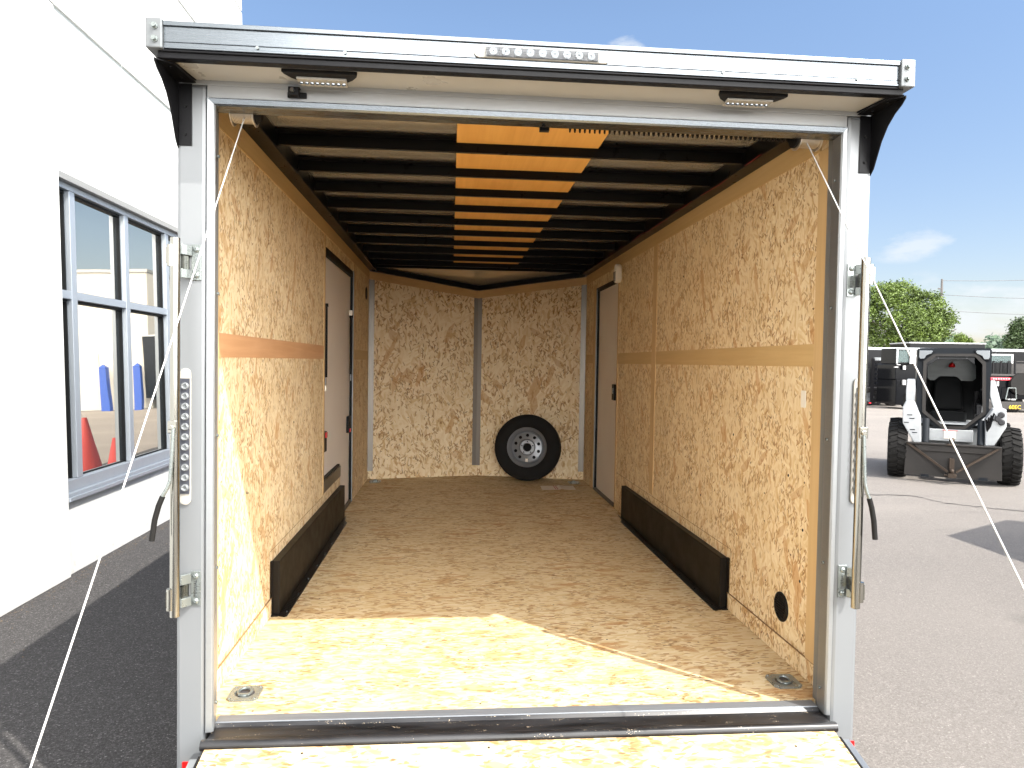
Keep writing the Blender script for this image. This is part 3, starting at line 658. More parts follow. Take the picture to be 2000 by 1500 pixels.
# lock rods with handles and hinge brackets
for s_ in (-1, 1):
    xr = -1.034 if s_ < 0 else 1.001
    yr = -.067 if s_ < 0 else -.076
    m = MB(); m.cyl((xr, yr, .868), (xr, yr, 1.945), .0135, 24)
    lr = m.build('lock_rod', 'zinc_yellow', T, smooth=True)
    m = MB(); m.cyl((xr, yr, 1.9452), (xr, yr, 1.9462), .0115, 20); m.cyl((xr, yr, .8668), (xr, yr, .8678), .0115, 20); m.build('rod_end', 'black_plastic', lr)
    m = MB()
    xo = xr + s_*.010
    for z0, z1 in ((1.865, 1.925), (.888, .95)):
        m.cyl((xo, yr-.006, z0), (xo, yr-.006, z1), .0105, 18)
        m.box(xo-.004, xo+.012*s_+.0, yr-.012, yr+.004, z0+.008, z1-.008)
    m.build('rod_cam', 'zinc_yellow', lr, smooth=False)
    for zc in (1.886, .928):
        m = MB()
        xi = s_*.988
        # flat plate
        m.box(s_*.984, s_*1.012, -.0045, -.0005, zc-.052, zc+.052)
        # knuckle fingers
        for z0, z1 in ((zc+.018, zc+.048), (zc-.048, zc-.022)):
            m.prism([(s_*1.012, -.0045, z0), (s_*1.020, -.016, z0), (s_*1.030, -.018, z0), (s_*1.034, -.03, z0), (s_*1.028, -.036, z0), (s_*1.018, -.024, z0), (s_*1.008, -.010, z0)], (0, 0, z1-z0))
        hb = m.build('hinge_bracket', 'zinc', T, bevel=.0015)
        m = MB(); m.prism([(s_*1.017, -.002, zc-.022), (s_*1.030, -.002, zc-.022), (xr+.009, yr+.004, zc-.022), (xr-.009, yr+.004, zc-.022)][::1], (0, 0, .04)); m.build('keeper', 'zinc_yellow', hb, bevel=.002)
        m = MB()
        for z in (zc-.037, zc+.037): m.lathe([(0, .0088), (.003, .0085), (.0055, .006), (.006, .003), (.0035, .0028), (.0035, .0001)], (s_*.998, -.0045, z), (0, -1, 0), 16)
        m.build('bolt', 'zinc', hb, smooth=True)
        text_mesh('stamped_word', 'IMPERIAL', .0125, .0006, 'chrome', hb, mat4((0, 0, 1), (-1, 0, 0), (s_*.998, -.0050, zc)))
    # handle
    m = MB(); m.box(xr-.014, xr+.012, yr-.020, yr-.012, 1.395, 1.43); m.cyl((xr-.003, yr-.020, 1.413), (xr-.003, yr-.026, 1.413), .009, 6)
    hd = m.build('handle_pivot', 'zinc_yellow', lr, bevel=.002)
    e = s_*(1 if s_ < 0 else .7)
    path = [(xr-.004*e, yr-.022, 1.41), (xr-.002*e, yr-.024, 1.35), (xr+.002*e, yr-.025, 1.29), (xr+.004*e, yr-.026, 1.262), (xr+.010*e, yr-.028, 1.243), (xr+.026*e, yr-.030, 1.213)]
    if s_ > 0: path = [(x+.0, y, z-.005) for x, y, z in path]
    m = MB(); m.tube(path, .0055, 10); m.build('handle_arm', 'zinc', lr, smooth=True)
    p0 = Vector(path[-1]); m = MB(); m.tube([tuple(p0+Vector((-.004*e, 0, .006))), tuple(p0+Vector((.006*e, -.002, -.02))), tuple(p0+Vector((.016*e, -.004, -.06))), tuple(p0+Vector((.023*e, -.006, -.118)))], [.0075, .0078, .0078, .0078], 10)
    m.build('handle_grip', 'rubber', lr, smooth=True)
# lift reels, cables, spring
for s_ in (-1, 1):
    xa, xb = (-.925, -.862) if s_ < 0 else (.858, .925)
    m = MB()
    m.cyl((xa, .10, 2.358), (xb, .10, 2.358), .031, 24)
    for i in range(14):
        x = xa+.004+(xb-xa-.008)*i/13; m.lathe([(-.0019, .031), (-.001, .0335), (.001, .0335), (.0019, .031)], (x, .10, 2.358), (1, 0, 0), 22)
    for x in (xa-.002, xb+.001): m.cyl((x-.0015, .10, 2.358), (x+.0015, .10, 2.358), .042, 24)
    rl = m.build('cable_reel', 'coil', T, smooth=True)
    m = MB(); m.cyl((xb+.003 if s_ < 0 else xa-.012, .10, 2.358), (xb+.02 if s_ < 0 else xa-.005, .10, 2.358), .034, 20, .02 if s_ < 0 else None); m.build('reel_cone', 'black_plastic', rl)
    x0 = -.887 if s_ < 0 else .880
    e0 = Vector((x0, .075, 2.333)); e1 = Vector((-.972, -1.50, rz(-1.5)+.012)) if s_ < 0 else Vector((.972, -1.575, rz(-1.575)+.012))
    k = 14; pts = []
    for i in range(k+1):
        f = i/k; p = e0.lerp(e1, f); p.z -= .010*math.sin(math.pi*f); pts.append(p)
    m = MB(); m.tube(pts, .0019, 8); m.build('lift_cable', 'cable', T, smooth=True)
m = MB(); pts = []
for i in range(46*8+1):
    t = 2*math.pi*i/8; pts.append((.10+.74*i/(46*8), .115+.017*math.cos(t), 2.366+.017*math.sin(t)))
m.tube(pts, .0035, 5); m.build('door_spring', 'black_steel', T, smooth=True)
m = MB(); m.cyl((-.86, .115, 2.366), (.86, .115, 2.366), .007, 10); m.build('spring_shaft', 'black_steel', T)
m = MB(); m.box(.01, .04, .07, .09, 2.335, 2.36); m.cyl((.018, .04, 2.3405), (.018, .04, 2.335), .006, 10); m.build('spring_bracket', 'black_steel', T)
# wiring along the right top corner
rnd = random.Random(5); m = MB(); pts = [(.953+rnd.uniform(-.002, .004), .16+i*.17, 2.4405+rnd.uniform(-.0045, .012)) for i in range(22)]
m.tube(pts, .0018, 6); m.build('wire_run', 'red_wire', T)
m = MB(); pts = [(-.953, 3.6+i*.15, 2.437+rnd.uniform(-.008, .004)) for i in range(7)]; m.tube(pts, .002, 6); m.build('wire_run', 'coil', T)
# wheel boxes
for s_ in (-1, 1):
    m = MB(); m.box(s_*.983, s_*1.0198, .972, 2.868, F+.0015, .733)
    wb = m.build('wheel_box', 'brown_black', T, bevel=.004)
    m = MB(); m.prism([(s_*.983, .95, F+.0005), (s_*.955, .938, F+.0005), (s_*.945, .945, F+.0005), (s_*.945, 2.72, F+.0005), (s_*.968, 2.78, F+.0005), (s_*.983, 2.95, F+.0005)], (0, 0, .004)); m.box(s_*.984, s_*1.0198, .945, .9715, F+.0005, F+.0045)
    m.build('tread_plate', 'tread', wb)
    m = MB(); m.box(s_*1.014, s_*1.0195, .955, .9718, F+.005, .736)
    m.build('flange', 'brown_black', wb)
    m = MB()
    for i in range(8): m.cyl((s_*.958, 1.0+i*.235, F+.004), (s_*.958, 1.0+i*.235, F+.0065), .0042, 8)
    m.build('screw', 'chrome', wb)
# floor rings
def d_ring(x, y, rot=0):
    a = .05
    m = MB(); c = .012; P = [(-a+c, -a), (a-c, -a), (a, -a+c), (a, a-c), (a-c, a), (-a+c, a), (-a, a-c), (-a, -a+c)]
    n = 20; inner = [(.034*math.cos(2*math.pi*i/n), .034*math.sin(2*math.pi*i/n)) for i in range(n)]
    outer = []
    for i in range(n):
        t = 2*math.pi*i/n; cx, cy = math.cos(t), math.sin(t); k = min(a/max(abs(cx), 1e-6), a/max(abs(cy), 1e-6)); px_, py_ = cx*k, cy*k
        if abs(px_) > a-c and abs(py_) > a-c:
            e = (abs(px_)-(a-c))+(abs(py_)-(a-c)); px_ -= math.copysign(max(0, e-c)/2, px_); py_ -= math.copysign(max(0, e-c)/2, py_)
        outer.append((px_, py_))
    z = F+.0075; r3 = [(.030*math.cos(2*math.pi*i/n), .030*math.sin(2*math.pi*i/n)) for i in range(n)]; r4 = [(.012*math.cos(2*math.pi*i/n), .012*math.sin(2*math.pi*i/n)) for i in range(n)]
    vs = [(x+p, y+q, F+.0003) for p, q in outer]+[(x+p, y+q, z) for p, q in outer]+[(x+p, y+q, z) for p, q in inner]+[(x+p, y+q, z-.0035) for p, q in r3]+[(x+p, y+q, z-.0068) for p, q in r4]
    fs = []
    for k in range(4):
        for i in range(n): fs.append((k*n+i, k*n+(i+1) % n, (k+1)*n+(i+1) % n, (k+1)*n+i))
    fs.append(tuple(4*n+i for i in range(n)))
    mm = MB(); mm.add(vs, fs); r = mm.build('floor_ring_plate', 'zinc', T)
    mm = MB(); mm.lathe([(.0045*math.cos(t), .021+.0045*math.sin(t)) for t in [2*math.pi*i/8 for i in range(8)]]+[(.0045, .021)], (x, y-.003, F+.0115), (0, -.2, 1), 24); mm.build('ring', 'zinc', r, smooth=True)
    mm = MB(); mm.lathe([(0, .0295), (.0004, .0295), (-.0022, .0125), (-.0026, .0001)], (x, y, z-.0031), (0, 0, 1), 20); mm.build('dish', 'lamp_back', r, smooth=True)
    mm = MB()
    for i in (-1, 1):
        for j in (-1, 1): mm.lathe([(0, .0055), (.0018, .005), (.0022, .0001)], (x+i*.040, y+j*.040, z), (0, 0, 1), 10)
    mm.box(x-.016, x+.016, y-.026, y-.017, z, z+.006)
    mm.build('screw', 'zinc', r)
for x, y in ((-.918, .225), (.925, .222), (-.93, 4.38), (.895, 4.34)): d_ring(x, y)
# vents
for s_, y, z in ((1, .446, .69), (-1, 4.30, 2.205)):
    m = MB(); m.lathe([(0, .056), (.004, .056), (.007, .050), (.007, .044), (.002, .043), (.002, .0001)], (s_*XW, y, z), (-s_, 0, 0), 32); vt = m.build('vent', 'black_plastic', T, smooth=True)
    m = MB()
    for i in range(-4, 5):
        h = math.sqrt(max(0, .043**2-(i*.0095)**2)); m.box(s_*(XW-.006), s_*(XW-.0015), y-h, y+h, z+i*.0095-.0016, z+i*.0095+.0016)
    m.build('grille', 'black_steel', vt)
# dome lamp, wall plate, screws
m = MB(); P = []
for i in range(9):
    t = math.pi*i/8; P.append((.045*math.cos(t), .055*math.sin(t)))
m.prism([(XW, 3.175+a, 2.315+b) for a, b in P]+[(XW, 3.13, 2.25), (XW, 3.15, 2.225), (XW, 3.2, 2.225), (XW, 3.22, 2.25)], (-.045, 0, 0)); dl = m.build('wall_lamp', 'white_plastic', T, bevel=.012)
m = MB(); m.prism([(XW-.0455, 3.14, 2.31), (XW-.0455, 3.21, 2.31), (XW-.0455, 3.20, 2.235), (XW-.0455, 3.15, 2.235)], (-.006, 0, 0)); m.build('lamp_lens', 'lens_warm', dl, bevel=.003)
m = MB(); m.box(XW-.004, XW, .302, .335, 1.463, 1.525); m.build('wall_plate', 'white_plastic', T, bevel=.002)
m = MB(); rnd = random.Random(11)
for s_, y, z in [(1, .30, 1.02), (1, .31, .83), (1, .42, 1.20), (1, .95, 1.3), (1, .25, .60), (1, 1.35, .95), (-1, .6, 1.1), (-1, 1.4, 1.3), (-1, 1.6, .95), (1, 1.7, 2.1)]:
    m.cyl((s_*XW, y, z), (s_*(XW-.0012), y, z), .0055, 10)
m.build('wall_screw', 'black_steel', T)
# side door, left (escape door stepped over the wheel box)
m = MB(); m.prism([(-1.040, 2.236, .875), (-1.040, 2.885, .875), (-1.040, 2.885, .502), (-1.040, 3.455, .502), (-1.040, 3.455, 2.245), (-1.040, 2.236, 2.245)], (-.009, 0, 0))
dlft = m.build('side_door', 'door_skin', T, label='beige escape door stepped over the wheel box')
m = MB(); m.box(-1.039, -1.0205, 3.452, 3.463, .505, 2.245); m.box(-1.0395, -1.022, 2.237, 2.8845, .872, .880); m.box(-1.0395, -1.021, 2.237, 3.45, 2.245, 2.252); m.build('door_seal', 'gasket', dlft)
m = MB(); m.box(-1.04, -1.014, 3.463, 3.481, .50, 2.30); m.build('door_frame', 'alu', dlft)
m = MB(); m.box(-1.039, -1.0205, 2.2355, 3.463, 2.2525, 2.2945); m.build('head_frame', 'brown_black', dlft, bevel=.003)
m = MB(); m.box(-1.039, -1.016, 2.2355, 2.893, .792, .868); m.build('step_frame', M['alu_nose'], dlft, bevel=.003)
m = MB(); m.box(-1.036, -1.019, 2.90, 3.462, .5005, .52); m.build('threshold', 'alu_nose', dlft)
for y0, z0, z1 in ((2.265, 1.93, 1.50), (3.36, 1.93, 1.50)):
    m = MB(); m.cyl((-1.018, y0, z0), (-1.018, y0+.005, z1), .0105, 14); m.cyl((-1.018, y0, z0+.02), (-1.018, y0, z0), .014, 12); st = m.build('gas_strut', 'black_plastic', dlft, smooth=True)
    m = MB(); m.cyl((-1.018, y0+.005, z1), (-1.018, y0+.006, z1-.05), .0045, 10); m.build('strut_rod', 'chrome', st)
    m = MB(); m.box(-1.036, -1.010, y0-.022, y0+.03, z1-.085, z1-.045) if y0 < 3 else m.box(-1.036, -1.008, y0-.02, y0+.028, z0+.015, z0+.055); m.build('strut_bracket', 'white_plastic', st, bevel=.004)
for y0, z0 in ((2.29, 1.115), (3.33, 1.13)):
    m = MB(); m.box(-1.0395, -1.018, y0-.03, y0+.045, z0-.075, z0+.05); la = m.build('latch', 'black_plastic', dlft, bevel=.003)
    m = MB(); m.box(-1.0178, -1.012, y0-.012, y0+.035, z0+.012 if y0 < 3 else z0-.07, z0+.045 if y0 < 3 else z0-.045); m.build('latch_button', 'red_dark', la)
# side door, right
m = MB(); m.box(1.040, 1.049, 3.245, 4.065, .515, 2.262); dr = m.build('side_door', 'door_skin', T, label='beige side door with a black latch')
m = MB(); m.box(1.021, 1.0395, 3.9, 4.0645, .515, 2.262) if False else m.box(1.022, 1.0395, 4.018, 4.030, .516, 2.255); m.box(1.022, 1.0395, 3.245, 4.017, 2.243, 2.254); m.build('door_seal', 'gasket', dr)
m = MB(); m.box(1.016, 1.0395, 4.031, 4.052, .501, 2.262); m.build('door_frame', 'alu', dr)
m = MB(); m.box(1.019, 1.0395, 3.241, 4.069, 2.2625, 2.2745); m.box(1.021, 1.0395, 3.245, 4.03, 2.2545, 2.262); m.build('head_frame', 'brown_black', dr)
m = MB(); m.box(1.012, 1.0395, 3.242, 4.03, .5005, .5145); m.build('threshold', 'alu_nose', dr)
m = MB(); m.box(1.016, 1.0395, 3.30, 3.385, 1.325, 1.45); la = m.build('latch', 'black_plastic', dr, bevel=.003)
m = MB(); m.box(1.012, 1.0155, 3.325, 3.36, 1.375, 1.42); m.build('latch_paddle', 'zinc', la)
# outside running gear, tongue
m = MB()
for s_ in (-1, 1): m.box(s_*.90, s_*.95, .0, YN, .30, .44)
for y in (.3, 1.0, 1.7, 2.4, 3.1, 3.8, 4.4): m.box(-.899, .899, y, y+.05, .32, .40)
m.build('chassis', 'black_steel', T)
m = MB()
for s_ in (-1, 1): m.beam((s_*.6, 4.3, .36), (0, 6.2, .36), .08, .12)
m.box(-.04, .04, 6.1, 6.35, .33, .43); m.cyl((.0, 5.7, .08), (0, 5.7, .85), .03, 14); m.cyl((0, 5.7, .03), (0, 5.7, .06), .09, 14); m.build('tongue', 'black_steel', T)
def wheel(x, y, r=.345, w_=.205, ax=1, parent=None, rim='rim_grey'):
    m = MB(); pr = []
    for t in range(0, 13):
        a = math.pi*t/12; pr.append((-w_/2*math.cos(a)*(1 if True else 1), r*.62+(r*.38)*(math.sin(a)**.45)))
    pr = [(-w_*.42, r*.60), (-w_*.5, r*.68), (-w_*.52, r*.80), (-w_*.47, r*.93), (-w_*.40, r*.985), (-w_*.2, r), (w_*.2, r), (w_*.40, r*.985), (w_*.47, r*.93), (w_*.52, r*.80), (w_*.5, r*.68), (w_*.42, r*.60)]
    m.lathe(pr+[pr[0]], (x, y, r), (ax, 0, 0), 48); ty = m.build('tyre', 'rubber', parent, smooth=True)
    m = MB(); q = ax
    m.lathe([(w_*.42, r*.62), (w_*.44, r*.60), (w_*.40, r*.56), (w_*.30, r*.54), (w_*.26, r*.50), (w_*.30, r*.46), (w_*.34, r*.28), (w_*.28, r*.22), (w_*.28, .03), (w_*.2, .03), (-w_*.4, r*.5), (-w_*.42, r*.62)], (x, y, r), (q, 0, 0), 40); m.build('rim', rim, ty, smooth=True)
    return ty
for s_ in (-1, 1):
    for y in (1.5, 2.35): wheel(s_*1.16, y, ax=s_, parent=T)
    m = MB(); m.prism([(s_*1.058, .95, .55), (s_*1.058, 1.15, .82), (s_*1.058, 2.7, .82), (s_*1.058, 2.9, .55), (s_*1.058, 2.86, .55), (s_*1.058, 2.68, .79), (s_*1.058, 1.17, .79), (s_*1.058, .99, .55)], (s_*.24, 0, 0)); m.build('fender', 'alu', T, bevel=.004)

# ------------------------------------------------------------------ spare wheel leaning on the right nose wall
sw = empty('spare_wheel'); tag(sw, 'black spare tyre on a grey steel rim leaning against the nose wall', 'wheel')
r = .311; W_ = .19
m = MB(); pr = [(-W_*.42, r*.585), (-W_*.5, r*.66), (-W_*.53, r*.80), (-W_*.49, r*.92), (-W_*.40, r*.985), (-W_*.2, r), (W_*.2, r), (W_*.40, r*.985), (W_*.49, r*.92), (W_*.53, r*.80), (W_*.5, r*.66), (W_*.42, r*.585)]
m.lathe(pr+[pr[0]], (0, 0, r), (0, -1, 0), 64); m.build('tyre', 'rubber', sw, smooth=True)
m = MB(); n = 80; hole = []
m.lathe([(W_*.45, r*.585), (W_*.485, r*.60), (W_*.46, r*.565), (W_*.35, r*.55), (W_*.34, r*.535), (W_*.24, r*.52), (W_*.20, r*.48), (W_*.22, r*.46), (W_*.30, r*.44), (W_*.36, r*.25), (W_*.33, r*.235), (W_*.30, r*.215), (W_*.30, r*.13), (W_*.22, r*.125), (-W_*.4, r*.125), (-W_*.4, r*.585), (W_*.40, r*.585)], (0, 0, r), (0, -1, 0), n)
rm = m.build('rim', 'rim_grey', sw, smooth=True)
m = MB()
for i in range(10):
    t = 2*math.pi*(i+.5)/10; rr = r*.362; cx, cz = rr*math.cos(t), rr*math.sin(t); m.cyl((cx, -W_*.27, r+cz), (cx, -W_*.345, r+cz), r*.048, 14)
for i in range(5):
    t = 2*math.pi*(i+.25)/5; rr = r*.175; m.cyl((rr*math.cos(t), -W_*.27, r+rr*math.sin(t)), (rr*math.cos(t), -W_*.308, r+rr*math.sin(t)), r*.022, 10)
m.cyl((0, -W_*.1, r), (0, -W_*.24, r), r*.122, 20)
m.build('rim_hole', 'dark_in', rm)
m = MB(); m.box(-.012, .012, -W_*.37, -W_*.35, r-.135, r-.105); m.build('sticker', 'paper', rm)
sw.location = (.468, 4.443, F+.001); sw.rotation_euler = (R_(-9), 0, R_(-13)); 
# papers on the floor
pm = MB(); n = 14; vs = []
for i in range(n+1):
    for j in range(2):
        x = -.15+.30*i/n; vs.append((x+.012*j, -.1+.2*j, .0012+.010*max(0, math.sin((i/n)*9-3))*(1 if i > n*.55 else .1)))
pm.add(vs, [(2*i, 2*i+2, 2*i+3, 2*i+1) for i in range(n)])
po = pm.build('paper_sheet', 'paper'); md = po.modifiers.new('s', 'SOLIDIFY'); md.thickness = .0008
tag(po, 'crumpled paper leaflet lying on the floor in front of the spare wheel', 'paper'); po.location = (.70, 4.07, F+.0015); po.rotation_euler = (0, 0, .03)
m = MB()
for i in range(5): x = -.03+i*.018; m.add([(x, -.09, .0032), (x+.006, -.09, .0032), (x+.014, .09, .0032), (x+.008, .09, .0032)], [(0, 1, 2, 3)])
m.build('printed_bars', 'paper_red', po)

# ------------------------------------------------------------------ skid steer loader
K = Vector((6.7985, 7.2135, 0)); KU0 = Vector((.8814, -.4724, 0)); KU = Vector((.832, -.5548, 0)); KN = Vector((.5548, .832, 0))
kc = Vector(((CAM-K).dot(KU), (CAM-K).dot(KN), CAM.z))
sk = empty('skid_steer_loader', K, (0, 0, math.atan2(KU.y, KU.x))); tag(sk, 'white and black skid steer loader parked facing the trailer, no bucket fitted', 'loader')
def S(u, z, w_):
    p = K+KU0*u+Vector((0, 0, z))-K; p = Vector((p.dot(KU), p.dot(KN), z)); d = p-kc; t = (w_-kc.y)/d.y; return kc+d*t
def SP(pts, w_, depth, mb=None):
    mb = mb or MB(); return mb.prism([S(u, z, w_) for u, z in pts], (0, depth, 0))
for sx, cx in ((-1, -.70), (1, .68)):
    for yy, rad in ((.42, .40), (1.55, .40)):
        m = MB(); r = rad; w2 = .25; pr = [(-w2*.42, r*.5), (-w2*.5, r*.6), (-w2*.52, r*.8), (-w2*.47, r*.93), (-w2*.36, r*.97), (-w2*.1, r*.975), (w2*.1, r*.975), (w2*.36, r*.97), (w2*.47, r*.93), (w2*.52, r*.8), (w2*.5, r*.6), (w2*.42, r*.5)]
        m.lathe(pr+[pr[0]], (cx, yy, r), (1, 0, 0), 48)
        for i in range(26):
            t = 2*math.pi*i/26
            for sgn in (-1, 1):
                t2 = t+(math.pi/26 if sgn > 0 else 0); a = Vector((cx+sgn*.004, yy+r*.99*math.cos(t2), r+r*.99*math.sin(t2))); b = Vector((cx+sgn*w2*.46, yy+r*.955*math.cos(t2+.10), r+r*.955*math.sin(t2+.10)))
                m.beam(a, b, .042, .03, upv=(0, math.cos(t2), math.sin(t2)))
        ty = m.build('tyre', 'rubber', sk)
        m = MB(); m.lathe([(w2*.40, r*.52), (w2*.36, r*.50), (w2*.1, r*.42), (w2*.1, r*.2), (w2*.2, r*.18), (w2*.2, .001)], (cx, yy, r), (sx, 0, 0), 28); m.build('rim', 'skid_white', ty, smooth=True)
m = MB(); m.box(-.50, .47, .60, 2.25, .30, .82); m.box(-.52, .49, 1.5, 2.35, .5, 1.25); m.build('body', 'skid_white', sk, bevel=.03)
m = MB(); m.prism([(-.297, .42, .56), (.25, .42, .56), (.25, .42, .735), (-.30, .42, .735)], (0, .3, 0)); bl = m.build('belly_panel', 'skid_white', sk, bevel=.01)
m = MB(); m.box(-.11, .04, .412, .4195, .60, .715); m.build('warning_label', 'paper', bl)
m = MB(); m.box(-.13, .06, .410, .4195, .716, .724); m.build('label_bar', 'red_dark', bl)
# cab: posts and roof
wc = .45
outer = [(-.492, 1.88), (-.46, 1.905), (.378, 1.91), (.405, 1.89), (.405, 1.55), (.39, 1.0), (.30, .90), (.14, .735), (-.17, .725), (-.36, .88), (-.482, 1.0)]
inner = [(-.375, 1.70), (-.26, 1.80), (.205, 1.805), (.305, 1.69), (.315, 1.30), (.325, 1.02), (.105, .805), (-.135, .795), (-.40+.03, 1.01), (-.375, 1.3)]
def ring(outer, inner, w_, depth, name, mat):
    import bmesh
    bm = bmesh.new(); vo = [bm.verts.new(S(u, z, w_)) for u, z in outer]; vi = [bm.verts.new(S(u, z, w_)) for u, z in inner]
    eo = [bm.edges.new((vo[i], vo[(i+1) % len(vo)])) for i in range(len(vo))]; ei = [bm.edges.new((vi[i], vi[(i+1) % len(vi)])) for i in range(len(vi))]
    bmesh.ops.triangle_fill(bm, use_beauty=True, use_dissolve=False, edges=eo+ei)
    r_ = bmesh.ops.extrude_face_region(bm, geom=bm.faces[:]); bmesh.ops.translate(bm, vec=(0, depth, 0), verts=[e for e in r_['geom'] if isinstance(e, bmesh.types.BMVert)])
    bmesh.ops.recalc_face_normals(bm, faces=bm.faces)
    me = bpy.data.meshes.new(name); bm.to_mesh(me); bm.free(); me.materials.append(M[mat]); o = bpy.data.objects.new(name, me); col.objects.link(o); o.parent = sk; return o
cabo = ring(outer, inner, wc, .09, 'cab', 'skid_black')
rim2 = [(u*1.0, z) for u, z in inner]
cx0, cz0 = -.03, 1.3
door = ring([(cx0+(u-cx0)*1.11, cz0+(z-cz0)*1.055) for u, z in inner], [(cx0+(u-cx0)*.985, cz0+(z-cz0)*.985) for u, z in inner], wc-.03, .03, 'cab_door', 'plate_black')
m = MB(); p = S(-.49, 1.9, wc); q = S(.40, 1.9, wc); xL, xR, zT = p.x, q.x, p.z
m.box(xL, xR, wc+.09, 1.55, zT-.09, zT); m.box(xL, xL+.03, wc+.09, 1.55, 1.05, 1.30); m.box(xR-.03, xR, wc+.09, 1.55, 1.05, 1.30); m.box(xL, xL+.03, wc+.09, 1.55, 1.30, zT-.09); m.box(xR-.03, xR, wc+.09, 1.55, 1.3, zT-.09)
m.build('cab_roof', 'skid_black', cabo, bevel=.02)
m = MB(); m.box(xL+.03, xR-.03, 1.48, 1.54, .80, 1.455); m.box(xL+.03, xL+.12, 1.48, 1.54, 1.455, zT-.1); m.box(xR-.12, xR-.03, 1.48, 1.54, 1.455, zT-.1); m.box(xL+.12, xR-.12, 1.48, 1.54, 1.80, zT-.1); m.box(xL+.03, xR-.03, wc+.1, 1.48, .76, .80)
m.build('cab_back', 'dark_in', cabo)
P = [(-.36, 1.66), (-.25, 1.75), (.125, 1.755), (.225, 1.67), (.228, 1.49), (.19, 1.452), (-.32, 1.452), (-.355, 1.49)]
m = MB(); SP(P, 1.42, .01, m); m.build('rear_window', 'rear_glass', cabo)
m = MB(); m.box(-.27, .20, .98, 1.42, .80, .98); m.prism([(-.24, 1.38, .98), (.17, 1.38, .98), (.15, 1.44, 1.42), (.08, 1.45, 1.50), (-.15, 1.45, 1.50), (-.22, 1.44, 1.42)], (0, -.12, 0)); m.build('seat', 'dark_in', sk, bevel=.03)
for x in (-.36, .28):
    m = MB(); m.tube([(x, .8, .8), (x, .78, 1.05), (x+.02, .74, 1.2)], .016, 10); m.cyl((x+.02, .74, 1.18), (x+.02, .72, 1.29), .028, 12); m.build('control_lever', 'black_plastic', sk)
m = MB(); m.box(-.42, -.36, .62, 1.3, .95, 1.1); m.box(.30, .36, .62, 1.3, .95, 1.1); m.build('side_console', 'grey_panel', sk, bevel=.01)
for L_ in ([(-.482, 1.885), (-.30, 1.885), (-.285, 1.865), (-.30, 1.835), (-.375, 1.80), (-.405, 1.745), (-.465, 1.742), (-.482, 1.77)], [(.395, 1.89), (.215, 1.89), (.20, 1.87), (.215, 1.838), (.29, 1.80), (.32, 1.745), (.38, 1.742), (.395, 1.77)]):
    m = MB(); SP(L_, wc-.05, .05, m); lm = m.build('headlamp', 'skid_black', sk, bevel=.004)
    cxm = sum(a for a, b in L_)/8; czm = sum(b for a, b in L_)/8
    m = MB(); SP([(cxm+(a-cxm)*.84, czm+(b-czm)*.84) for a, b in L_], wc-.058, .007, m); m.build('lamp_lens', 'chrome', lm, bevel=.003)
# lift arms
armL = [(-.607, 1.455), (-.505, 1.462), (-.495, 1.30), (-.505, 1.15), (-.42, .93), (-.408, .563), (-.503, .557), (-.647, .829), (-.653, 1.05), (-.615, 1.14), (-.618, 1.3)]
armR = [(.398, 1.452), (.458, 1.447), (.505, 1.27), (.551, 1.085), (.598, 1.075), (.606, .83), (.472, .566), (.365, .559), (.36, .921), (.445, 1.08), (.40, 1.25)]
for A, sx in ((armL, -1), (armR, 1)):
    m = MB(); SP([A[i] for i in ((4, 5, 6, 7, 8, 9, 3) if sx < 0 else (4, 5, 6, 7, 8, 9, 3))], .12, .24, m); ar = m.build('lift_arm', 'skid_white', sk, bevel=.012)
    up_ = [A[i] for i in ((0, 1, 2, 3, 9, 10) if sx < 0 else (0, 1, 2, 3, 9, 10))]
    m = MB(); SP(up_, .45, .12, m)
    xa = S(up_[0][0], 1.4, .5).x; xb = S(up_[1][0], 1.4, .5).x
    m.prism([(xa, .5, 1.30), (xa, .5, 1.46), (xa, 2.2, 1.42), (xa, 2.3, 1.1), (xa, 2.1, 1.1), (xa, 1.9, 1.28)], (xb-xa, 0, 0)); m.build('arm_boom', 'skid_white', ar, bevel=.01)
m = MB(); c0 = S(.535, .94, .11)
for dz, dx in ((.055, .005), (-.045, .01), (.0, -.03)): m.lathe([(0, .042), (.02, .042), (.028, .03), (.028, .001)], (c0.x+dx, .118, c0.z+dz), (0, -1, 0), 16)
m.build('hydraulic_coupler', 'grey_panel', sk)
for u in (-.355, .31):
    m = MB(); a = S(u, .90, .30); b = S(u, .56, .16); m.cyl(a, b, .045, 18); m.cyl(b, b+(b-a)*.3, .025, 14); m.build('tilt_cylinder', 'skid_black', sk, smooth=True)
m = MB()
for k_ in range(4):
    a = S(.50-.03*k_, .92-.03*k_, .14); b = S(.33+.02*k_, .66, .30); m.tube([a, a+Vector((-.05, -.06, .10)), a.lerp(b, .5)+Vector((-.02, -.08, -.02)), b], .011, 8)
m.build('hydraulic_hose', 'black_steel', sk, smooth=True)
m = MB()
for u, z in ((-.56, .95), (-.53, .90), (-.60, .84), (-.52, .74), (-.49, .70)):
    p = S(u, z, .115); m.box(p.x-.035, p.x+.03, p.y, p.y+.004, p.z-.006, p.z+.006)
m.build('decal', 'skid_black', sk)
